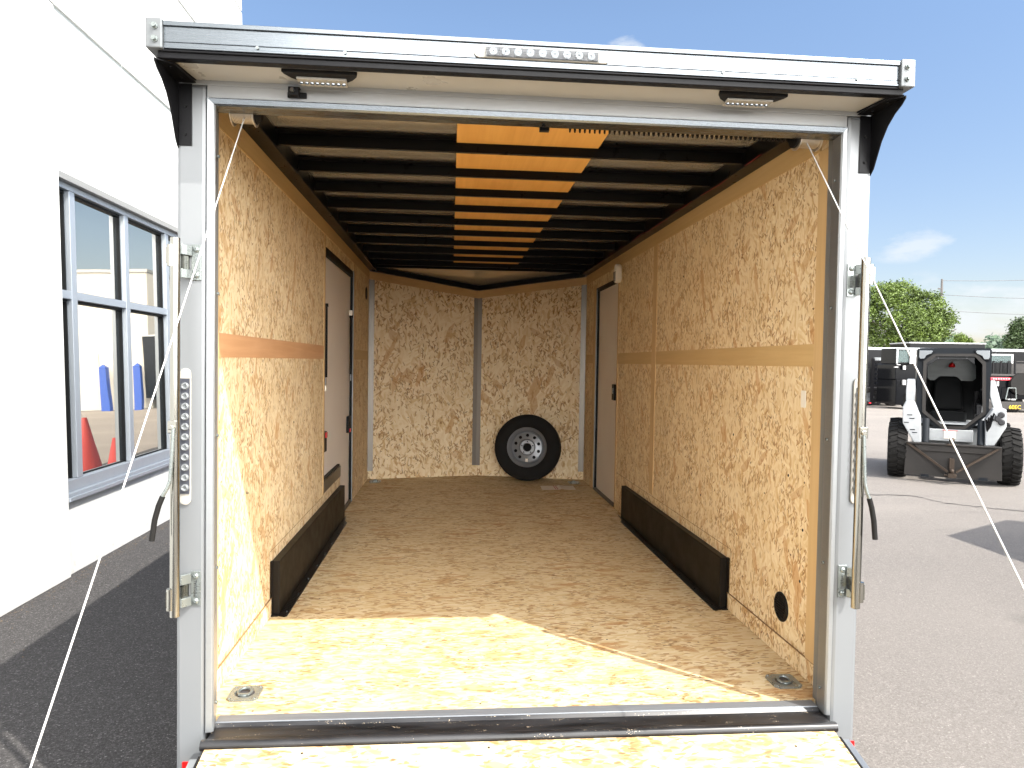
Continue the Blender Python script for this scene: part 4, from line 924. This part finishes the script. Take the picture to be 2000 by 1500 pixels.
# quick attach plate with hitch
m = MB(); SP([(-.594, .559), (.562, .55), (.576, .085), (-.612, .092)], .03, .03, m); pl = m.build('attach_plate', 'plate_black', sk, bevel=.004)
m = MB(); SP([(-.594, .562), (.562, .553), (.556, .528), (-.54, .538)], -.03, .07, m); SP([(-.50, .535), (.50, .528), (.44, .44), (-.42, .445)], .0, .03, m); m.build('plate_rib', 'plate_black', pl, bevel=.004)
m = MB()
for p_, q_ in (((-.58, .553), (-.07, .165)), ((.545, .542), (.03, .165))):
    a = S(*p_, .0); b = S(*q_, -.10); m.beam(a, b, .028, .028)
m.build('brace', 'hitch_steel', pl)
m = MB(); a = S(-.025, .30, -.02); m.box(a.x-.03, a.x+.03, -.07, .03, .15, .36); m.box(a.x-.045, a.x+.05, -.16, -.06, .10, .16); m.lathe([(0, .022), (.02, .03), (.045, .03), (.06, .015), (.062, .001)], (a.x, -.11, .16), (0, 0, 1), 14); m.cyl((a.x-.09, -.10, .13), (a.x+.06, -.10, .13), .014, 10); m.build('ball_hitch', 'hitch_steel', pl, bevel=.004)
b = S(-.03, .56, -.03); m = MB(); m.lathe([(0, .018), (.03, .018), (.035, .03), (.06, .034), (.085, .02), (.088, .001)], (b.x, -.01, b.z), (0, 0, 1), 14); m.box(b.x-.06, b.x+.05, -.05, .03, b.z-.02, b.z); m.build('top_pin', 'hitch_steel', pl)
m = MB()
for u0, u1 in ((-.40, -.30), (.30, .41)): SP([(u0, .075), (u1, .075), (u1, .115), (u0, .115)], .02, .04, m)
m.build('lock_pin', 'skid_black', pl)
m = MB(); p = S(-.062, 1.73, 1.0); m.cyl((p.x, 1.0, p.z), (p.x, 1.0, p.z-.05), .004, 6); m.lathe([(0, .001), (.012, .02), (.04, .042), (.055, .04), (.07, .05), (.08, .02), (.081, .001)], (p.x, 1.0, p.z-.02), (0, 0, -1), 10)
of = m.build('air_freshener', 'red'); of.matrix_world = sk.matrix_basis.copy(); of.location = K; of.rotation_euler = sk.rotation_euler
tag(of, 'small red ornament hanging inside the loader cab window', 'ornament')

# ------------------------------------------------------------------ things seen beyond: frames facing the camera
def gpt(u, v):
    d = fw+rt*(u-1000)/1387-up*(v-750)/1387; t = -CAM.z/d.z; return CAM+d*t
def local_frame(u, v):
    o = gpt(u, v); h = Vector((fw.x, fw.y, 0)).normalized(); r0 = Vector((h.y, -h.x, 0)); return o, h, r0
class FR_:
    # a vertical plane standing on the ground at pixel (u,v); helps to read sizes off the photograph
    def __init__(s, u, v, name, label, cat, yaw=0, group=None):
        s.o, h, r0 = local_frame(u, v); c, n = math.cos(yaw), math.sin(yaw); s.r = r0*c+h*n; s.h = h*c-r0*n
        s.e = empty(name, s.o, (0, 0, math.atan2(s.r.y, s.r.x))); tag(s.e, label, cat, group)
    def P(s, u, v):
        d = fw+rt*(u-1000)/1387-up*(v-750)/1387; t = (s.o-CAM).dot(s.h)/d.dot(s.h); p = CAM+d*t-s.o; return p.dot(s.r), p.z
    def rect(s, u0, v0, u1, v1, y0, y1, mb):
        a = s.P(u0, v0); b = s.P(u1, v1); mb.box(a[0], b[0], y0, y1, max(0.02, b[1]), a[1]); return mb
# long black enclosed trailer across the back
f1 = FR_(1800, 789, 'enclosed_trailer', 'long glossy black enclosed trailer with a pale roof edge behind the loader', 'trailer', yaw=-.10)
m = MB(); x0, zt_ = f1.P(1640, 677); x1, _ = f1.P(2160, 677); m.box(x0, x1, .0, 2.4, .45, 2.50); m.build('body', 'gloss_black', f1.e, bevel=.03)
m = MB(); m.box(x0-.02, x1+.02, -.03, 2.43, 2.43, 2.57); m.build('roof_edge', 'alu', f1.e, bevel=.03)
m = MB(); m.box(x0+.01, x1-.01, -.025, -.001, .42, .52); m.build('lower_rail', 'alu', f1.e)
xw0 = f1.P(1936, 690)[0]; xw1 = f1.P(1979, 690)[0]
m = MB(); m.box(xw0-.6, xw1, -.03, -.002, 2.27, 2.34); m.box(xw1-.09, xw1, -.03, -.002, 1.72, 2.269); m.box(xw0-.6, xw1-.09, -.03, -.002, 1.70, 1.76); m.build('window_frame', 'white_metal', f1.e)
m = MB(); m.box(xw0-.55, xw1-.10, -.02, -.004, 1.77, 2.26); m.build('window', 'cab_glass', f1.e)
for i in range(2):
    xx = f1.P(1850+i*60, 780)[0]; m = MB(); m.lathe([(-.1, .2), (-.11, .33), (-.05, .37), (.1, .37), (.11, .33), (.1, .2)], (xx, .12, .37), (0, 1, 0), 28); m.build('tyre', 'rubber', f1.e, smooth=True)
for i in range(9):
    xx = x0+.6+i*(x1-x0)/9.2; m = MB(); m.box(xx, xx+.02, -.006, -.001, .54, 2.42); m.build('panel_seam', 'grey_panel', f1.e)
# far pale-roofed trailer
f2 = FR_(1850, 774, 'enclosed_trailer', 'farther white roofed trailer whose roof shows above the long black trailer', 'trailer', yaw=-.04)
m = MB(); a = f2.P(1777, 668); b = f2.P(1925, 671); m.box(a[0], b[0], 0, 2.4, .5, a[1]-.08); m.build('body', 'gloss_black', f2.e, bevel=.03)
m = MB(); m.box(a[0]-.03, b[0]+.03, -.03, 2.43, a[1]-.08, a[1]); m.build('roof', 'white_metal', f2.e, bevel=.02)
m = MB(); 
for xx in (a[0]+1.5, b[0]-1.5): m.cyl((xx, .0, .36), (xx, .22, .36), .36, 24)
m.build('wheel', 'rubber', f2.e)
# left: equipment trailer with ladder like folded ramp
f3 = FR_(1725, 793, 'equipment_trailer', 'black equipment trailer with an upright folded ramp rising in front of it', 'trailer')
m = MB(); f3.rect(1640, 757, 1768, 786, .3, 2.0, m); m.build('deck', 'plate_black', f3.e, bevel=.02)
m = MB(); f3.rect(1720, 719, 1758, 766, .22, .29, m); f3.rect(1640, 718, 1702, 755, .22, .29, m); m.build('side_panel', 'grey_panel', f3.e)
m = MB(); f3.rect(1703, 700, 1706, 790, .0, .08, m); f3.rect(1717, 700, 1720, 790, .0, .08, m)
for v in range(706, 790, 9): f3.rect(1706, v, 1717, v+4, .01, .07, m)
rr_ = m.build('folded_ramp', 'black_steel', f3.e)
m = MB(); f3.rect(1708.5, 698, 1720, 704, -.02, .07, m); m.build('ramp_tip', 'alu', rr_)
for u in (1745, 1700):
    a = f3.P(u, 768); m = MB(); m.lathe([(-.1, .2), (-.11, .33), (-.05, .37), (.1, .37), (.11, .33), (.1, .2)], (a[0], .15, .37), (0, 1, 0), 28); tw = m.build('tyre', 'rubber', f3.e, smooth=True)
    m = MB(); m.lathe([(-.08, .2), (-.04, .18), (-.04, .02)], (a[0], .15, .37), (0, 1, 0), 20); m.build('rim', 'rim_grey', tw)
m = MB(); a = f3.P(1745, 757); m.prism([(a[0]-.5, .02, .62), (a[0]-.35, .02, .82), (a[0]+.35, .02, .82), (a[0]+.5, .02, .62), (a[0]+.45, .02, .62), (a[0]+.32, .02, .78), (a[0]-.32, .02, .78), (a[0]-.45, .02, .62)], (0, .26, 0)); m.build('fender', 'plate_black', f3.e)
m = MB(); f3.rect(1697, 786, 1701, 788, -.02, .0, m); m.build('marker_lamp', 'red_led', f3.e)
m = MB(); f3.rect(1728, 782, 1766, 786, .0, .3, m); m.build('running_board', 'alu_nose', f3.e)
# white box truck between
f4 = FR_(1775, 800, 'box_truck', 'truck with a white cab panel beside a dark framed window behind the loader arm', 'truck')
m = MB(); f4.rect(1778, 686, 1800, 711, .0, 1.6, m); f4.rect(1753, 741, 1800, 792, .1, 1.6, m); m.build('cab', 'gloss_black', f4.e, bevel=.03)
m = MB(); f4.rect(1777, 685, 1801, 711, -.03, -.001, m); m.build('cab_panel', 'white_metal', f4.e)
m = MB(); f4.rect(1752, 680, 1777, 711, .06, 1.2, m); f4.rect(1752, 711, 1800, 742, .1, 1.5, m); wd = m.build('crew_cab', 'gloss_black', f4.e, bevel=.02)
m = MB(); f4.rect(1752, 680, 1754, 710, .0, .05, m); f4.rect(1754, 680, 1777, 682.5, .0, .05, m); m.build('window_frame', 'alu', wd)
m = MB(); f4.rect(1755, 684, 1776, 708, .03, .055, m); m.build('window', 'cab_glass', wd)
m = MB(); f4.rect(1752, 711.5, 1758, 713, -.02, .05, m); f4.rect(1747, 716, 1754, 718, -.02, .05, m); f4.rect(1764, 714, 1768, 722, -.04, .03, m); m.build('mirror', 'white_metal', f4.e)
m = MB(); f4.rect(1764, 742, 1769, 752, .0, .08, m); m.build('fuel_filler', 'white_metal', f4.e)
m = MB(); a = f4.P(1785, 780); m.cyl((a[0], .1, .4), (a[0], .35, .4), .4, 28); m.build('tyre', 'rubber', f4.e)
# right: dump trailer with red light bar and mud flap
f5 = FR_(1965, 806, 'dump_trailer', 'black dump trailer with a row of red lamps and yellow letters on its bumper', 'trailer')
m = MB(); f5.rect(1925, 732, 2080, 782, .15, 2.5, m); m.build('body', 'gloss_black', f5.e, bevel=.02)
m = MB(); f5.rect(1925, 730, 1985, 735, .05, .149, m); f5.rect(1925, 784, 2080, 801, .0, .12, m); bp_ = m.build('bumper', 'plate_black', f5.e, bevel=.01)
a = f5.P(1982, 795.5); text_mesh('lettering', '60EC', .21, .006, 'yellow', bp_, mat4((1, 0, 0), (0, 0, 1), (a[0], -.008, a[1]-.0)))
m = MB(); f5.rect(1937, 737, 1985, 743, .08, .149, m); lb = m.build('light_bar', 'red_led', f5.e)
for i in range(9):
    a = f5.P(1943+i*5, 740); m = MB(); m.cyl((a[0], .08, a[1]), (a[0], .06, a[1]), .03, 10); m.build('lamp', 'led', lb)
m = MB(); f5.rect(1925, 705, 1993, 707, .3, .36, m); f5.rect(1925, 707, 1993, 731, .5, .52, m)
for u in (1935, 1950, 1965, 1980, 1993): f5.rect(u, 705, u+2, 732, .3, .34, m)
m.build('tarp_rail', 'black_steel', f5.e)
m = MB(); f5.rect(1993, 705, 2080, 708, .3, .36, m); f5.rect(1994, 710, 2080, 732, .5, .55, m); m.build('side_rail', 'plate_black', f5.e)
m = MB(); a = f5.P(1996, 750); m.cyl((a[0], .0, a[1]), (a[0], .14, a[1]), .42, 28); m.build('spare_tyre', 'rubber', f5.e)
m = MB(); a = f5.P(1975, 768); m.tube([(a[0]-.2, .0, a[1]-.22), (a[0]-.14, -.03, a[1]+.2), (a[0]+.14, -.03, a[1]+.2), (a[0]+.2, .0, a[1]-.22)], .02, 8); m.build('jack_frame', 'zinc', f5.e)
m = MB(); f5.rect(1968, 779, 1972, 781, -.03, .12, m); f5.rect(1975, 779, 1983, 781.5, -.03, .12, m); f5.rect(1948, 745, 1951, 754, .0, .1, m); m.build('clip', 'white_metal', f5.e)
for u in (1990, 2040):
    a = f5.P(u, 800); m = MB(); m.cyl((a[0], .3, .36), (a[0], .55, .36), .36, 24); m.build('tyre', 'rubber', f5.e)

# neighbouring trailer just out of the picture on the right (its shadow falls on the yard)
nt = empty('enclosed_trailer', (7.3, 1.2, 0)); tag(nt, 'silver v nosed trailer parked across the yard casting the pointed shadow on the asphalt', 'trailer')
m = MB(); m.prism([(-1.15, -5.5, .45), (1.15, -5.5, .45), (1.15, 1.6, .45), (0, 2.25, .45), (-1.15, 1.6, .45)], (0, 0, 2.15)); m.build('body', 'silver_paint', nt, bevel=.02)
m = MB(); m.prism([(-1.17, -5.52, 2.6), (1.17, -5.52, 2.6), (1.17, 1.6, 2.6), (0, 2.27, 2.6), (-1.17, 1.6, 2.6)], (0, 0, .05)); m.build('roof', 'alu', nt)
for y in (-2.2, -1.3):
    for x in (-1.1, 1.1): m = MB(); m.cyl((x-.1, y, .36), (x+.1, y, .36), .36, 28); m.build('tyre', 'rubber', nt)

# ------------------------------------------------------------------ what the windows mirror: annex, bollards, cones, black trailer
an = empty('annex_building', (10.3, 31.0, 0)); tag(an, 'low white building mirrored in the office windows', 'building')
m = MB(); m.box(-4.3, 4.0, -3.4, 3.4, 0, 5.5); m.build('wall', 'annex_white', an, bevel=.02)
m = MB(); m.box(-4.35, 4.05, -3.45, 3.45, 5.5, 5.62); m.build('parapet_cap', 'flash', an)
m = MB(); m.box(-2.3, -1.3, -3.43, -3.401, 0.02, 2.3); m.build('door', 'white_metal', an)
b0 = MB(); b0.box(-.14, .14, -.14, .14, 0, 1.72); b0.add([(-.15, -.15, 1.72), (.15, -.15, 1.72), (.15, .15, 1.72), (-.15, .15, 1.72), (0, 0, 1.86)], [(0, 1, 4), (1, 2, 4), (2, 3, 4), (3, 0, 4), (3, 2, 1, 0)])
bo = b0.build('bollard', 'blue'); bo.location = (7.63, 27.2, 0)
tag(bo, 'blue square bollard before the white wall, mirrored in the first full window', 'bollard', 'blue bollards mirrored in the windows')
c = bo.copy(); col.objects.link(c); c.location = (6.40, 27.2, 0); tag(c, 'blue square bollard near the end of the white wall, mirrored in the second full window', 'bollard', 'blue bollards mirrored in the windows')
def cone(x, y, h, lab):
    e = empty('traffic_cone', (x, y, 0)); tag(e, lab, 'traffic cone', 'red traffic cones mirrored in the windows')
    m = MB(); m.lathe([(.03, .17*h/.7), (h, .03), (h, .02), (.03, .15*h/.7), (.03, .17*h/.7)], (0, 0, 0), (0, 0, 1), 28); m.build('cone_body', 'cone', e, smooth=True)
    k = .2*h/.7; m = MB(); m.box(-k, k, -k, k, 0, .03); m.build('base', 'cone', e, bevel=.01)
cone(-1.24, 7.52, .90, 'taller of the two red traffic cones mirrored in the window'); cone(-2.13, 6.38, .72, 'shorter of the two red traffic cones mirrored in the window')
bt = empty('enclosed_trailer', (4.2, 28.4, 0)); tag(bt, 'black enclosed trailer beyond the white wall, mirrored in the far window', 'trailer')
m = MB(); m.box(-3.2, 1.9, -1.2, 1.2, .45, 2.9); m.build('body', 'gloss_black', bt, bevel=.03)
m = MB(); m.box(-3.22, 1.92, -1.22, 1.22, 2.9, 2.96); m.build('roof', 'alu', bt)
for xx in (-.9, .0):
    m = MB(); m.cyl((xx, -1.25, .36), (xx, -1.0, .36), .36, 24); m.build('wheel', 'rubber', bt)

# ------------------------------------------------------------------ trees, pole, wires
def tree(name, label, x, y, blobs, mat, nleaf, ls, trunk_h, trunk_r, seed, limbs=6, bare=None, group=None):
    rnd = random.Random(seed); e = empty(name, (x, y, 0)); tag(e, label, 'tree', group)
    m = MB(); m.tube([(0, 0, 0), (rnd.uniform(-.2, .2), 0, trunk_h*.5), (rnd.uniform(-.3, .3), 0, trunk_h)], [trunk_r, trunk_r*.8, trunk_r*.5], 9)
    for i in range(limbs):
        b = rnd.choice(blobs); s_ = Vector((0, 0, trunk_h*rnd.uniform(.45, .95))); t_ = Vector(b[0])+Vector((rnd.uniform(-.4, .4), rnd.uniform(-.4, .4), .1))*b[1][0]; mid = s_.lerp(t_, .5)+Vector((0, 0, -.2))
        m.tube([s_, mid, t_], [trunk_r*.4, trunk_r*.25, trunk_r*.08], 6)
    if bare:
        for pts in bare: m.tube(pts, [.05*(1-i/len(pts))+.012 for i in range(len(pts))], 5)
    m.build('trunk', 'trunk', e)
    vs, fs = [], []
    vol = [b[1][0]*b[1][1]*b[1][2] for b in blobs]; tot = sum(vol)
    for (c, rad), v_ in zip(blobs, vol):
        c = Vector(c); n_cl = max(10, int(nleaf*v_**.8/sum(q**.8 for q in vol)/16))
        for k in range(n_cl):
            d = Vector((rnd.gauss(0, 1), rnd.gauss(0, 1), rnd.gauss(0, 1))).normalized(); rr = rnd.uniform(.35, 1.0)**.5
            cc = c+Vector((d.x*rad[0], d.y*rad[1], d.z*rad[2]))*rr*rnd.uniform(.85, 1.08)
            cl = ls*rnd.uniform(1.2, 2.6)
            for j in range(16):
                p = cc+Vector((rnd.gauss(0, .5), rnd.gauss(0, .5), rnd.gauss(0, .38)))*cl; a = Vector((rnd.gauss(0, 1), rnd.gauss(0, 1), rnd.gauss(0, .7))).normalized(); b = a.orthogonal().normalized(); b.rotate(Matrix.Rotation(rnd.uniform(0, 6.28), 3, a)); q = ls*rnd.uniform(.5, 1.1)
                i0 = len(vs); vs += [p-a*q*.6, p+b*q*.32, p+a*q*.6, p-b*q*.32]; fs.append((i0, i0+1, i0+2, i0+3))
    mm = MB(); mm.v = [tuple(v) for v in vs]; mm.f = fs
    me = bpy.data.meshes.new('crown'); me.from_pydata(mm.v, [], mm.f); me.materials.append(M[mat]); o = bpy.data.objects.new('crown', me); col.objects.link(o); o.parent = e
    return e
def at(u, v, y):
    d = fw+rt*(u-1000)/1387-up*(v-750)/1387; t = (y-CAM.y)/d.y; return CAM+d*t
TB = at(1770, 690, 45); bx = TB.x
def blob(u, v, ru, rv, y=45, x0=None, dy=0):
    c = at(u, v, y); k = (y-CAM.y)/1387*.98
    return ((c.x-(bx if x0 is None else x0), dy, c.z), (ru*k, min(ru, rv)*k*1.1, rv*k))
blobs = [blob(1728, 580, 38, 30), blob(1770, 572, 42, 28, dy=.6), blob(1808, 596, 38, 30), blob(1836, 622, 26, 26), blob(1705, 625, 36, 40, dy=.8), blob(1752, 632, 40, 40, dy=-1), blob(1795, 640, 34, 34, dy=-.6), blob(1857, 628, 14, 9), blob(1825, 650, 22, 20, dy=-.5), blob(1730, 664, 40, 24), blob(1780, 664, 36, 20, dy=-1.2), blob(1660, 610, 40, 40)]
e0 = at(1838, 668, 45); bare = [[(at(1815, 668, 45).x-bx, -.3, 2.2), (at(1838, 655, 45).x-bx, -.3, at(1838, 655, 45).z), (at(1852, 648, 45).x-bx, -.3, at(1852, 648, 45).z), (at(1862, 643, 45).x-bx, -.3, at(1862, 643, 45).z)],
        [(at(1832, 690, 45).x-bx, -.3, .5), (at(1834, 668, 45).x-bx, -.3, at(1834, 668, 45).z), (at(1836, 655, 45).x-bx, -.3, at(1836, 655, 45).z)], [(at(1840, 654, 45).x-bx, -.3, at(1840, 654, 45).z), (at(1850, 655, 45).x-bx, -.3, at(1850, 655, 45).z), (at(1858, 652, 45).x-bx, -.3, at(1858, 652, 45).z)]]
tree('broadleaf_tree', 'large bright green broadleaf tree behind the black trailers', bx, 45, blobs, 'leaf', 46000, .165, 4.2, .35, 4, limbs=14, bare=bare)
T2 = at(1990, 690, 38); bx2 = T2.x
b2 = [blob(1992, 640, 22, 20, 38, bx2), blob(1983, 662, 24, 18, 38, bx2), blob(2010, 655, 30, 30, 38, bx2), blob(1972, 676, 16, 12, 38, bx2), blob(2035, 640, 26, 30, 38, bx2)]
tree('broadleaf_tree', 'dark green tree standing apart beyond the lettered dump trailer', bx2+.3, 38, b2, 'leaf_dark', 22000, .16, 2.6, .2, 9)
T3 = at(1882, 690, 60); b3 = [blob(1876, 664, 9, 9, 60, T3.x), blob(1887, 668, 12, 8, 60, T3.x), blob(1873, 657, 4, 5, 60, T3.x)]
tree('small_tree', 'small young tree between the big tree and the utility wires', T3.x, 60, b3, 'leaf', 5000, .16, 2, .1, 12, limbs=3)
# distant wood that reads as one mass
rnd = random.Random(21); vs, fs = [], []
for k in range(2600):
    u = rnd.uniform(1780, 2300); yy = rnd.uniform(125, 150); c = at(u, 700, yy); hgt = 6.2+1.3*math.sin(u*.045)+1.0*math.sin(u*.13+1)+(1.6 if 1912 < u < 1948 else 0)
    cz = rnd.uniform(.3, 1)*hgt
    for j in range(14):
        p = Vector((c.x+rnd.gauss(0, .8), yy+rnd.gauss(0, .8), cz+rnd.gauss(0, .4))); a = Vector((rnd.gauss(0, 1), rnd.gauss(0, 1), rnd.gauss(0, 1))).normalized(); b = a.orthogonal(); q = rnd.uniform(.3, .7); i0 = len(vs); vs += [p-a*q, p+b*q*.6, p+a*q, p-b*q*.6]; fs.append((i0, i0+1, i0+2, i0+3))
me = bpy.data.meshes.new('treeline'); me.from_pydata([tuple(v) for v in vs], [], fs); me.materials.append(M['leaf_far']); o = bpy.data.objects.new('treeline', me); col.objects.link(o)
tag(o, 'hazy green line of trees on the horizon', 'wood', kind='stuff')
pc = at(1835, 690, 60); pz = at(1835, 545, 60).z
up_e = empty('utility_pole', (pc.x, 60, 0)); tag(up_e, 'tall thin wooden utility pole rising beside the large tree', 'utility pole')
m = MB(); m.cyl((0, 0, 0), (0, 0, pz), .16, 12, .09); m.build('pole', 'pole_wood', up_e)
zx = at(1835, 564, 60).z; m = MB(); m.box(-.35, .1, -.05, .05, zx-.06, zx+.06); m.build('crossarm', 'pole_wood', up_e)
for v0, v1, lab in ((548, 542, 'uppermost of the three power lines beside the utility pole'), (575.5, 577.5, 'middle one of the three power lines beside the utility pole'), (606, 609, 'lowest of the three power lines beside the utility pole')):
    z0 = at(1835, v0, 60).z; z1 = at(2000, v1, 60).z; xe = at(2000, v1, 60).x; pts = []
    for i in range(21):
        f = i/20*2.2; pts.append((pc.x+(xe-pc.x)*f, 60, z0+(z1-z0)*f-.25*math.sin(math.pi*min(1, f/2.2))))
    m = MB(); m.tube(pts, .022, 5); tag(m.build('power_line', 'wire_dark'), lab, 'power line', 'power lines')
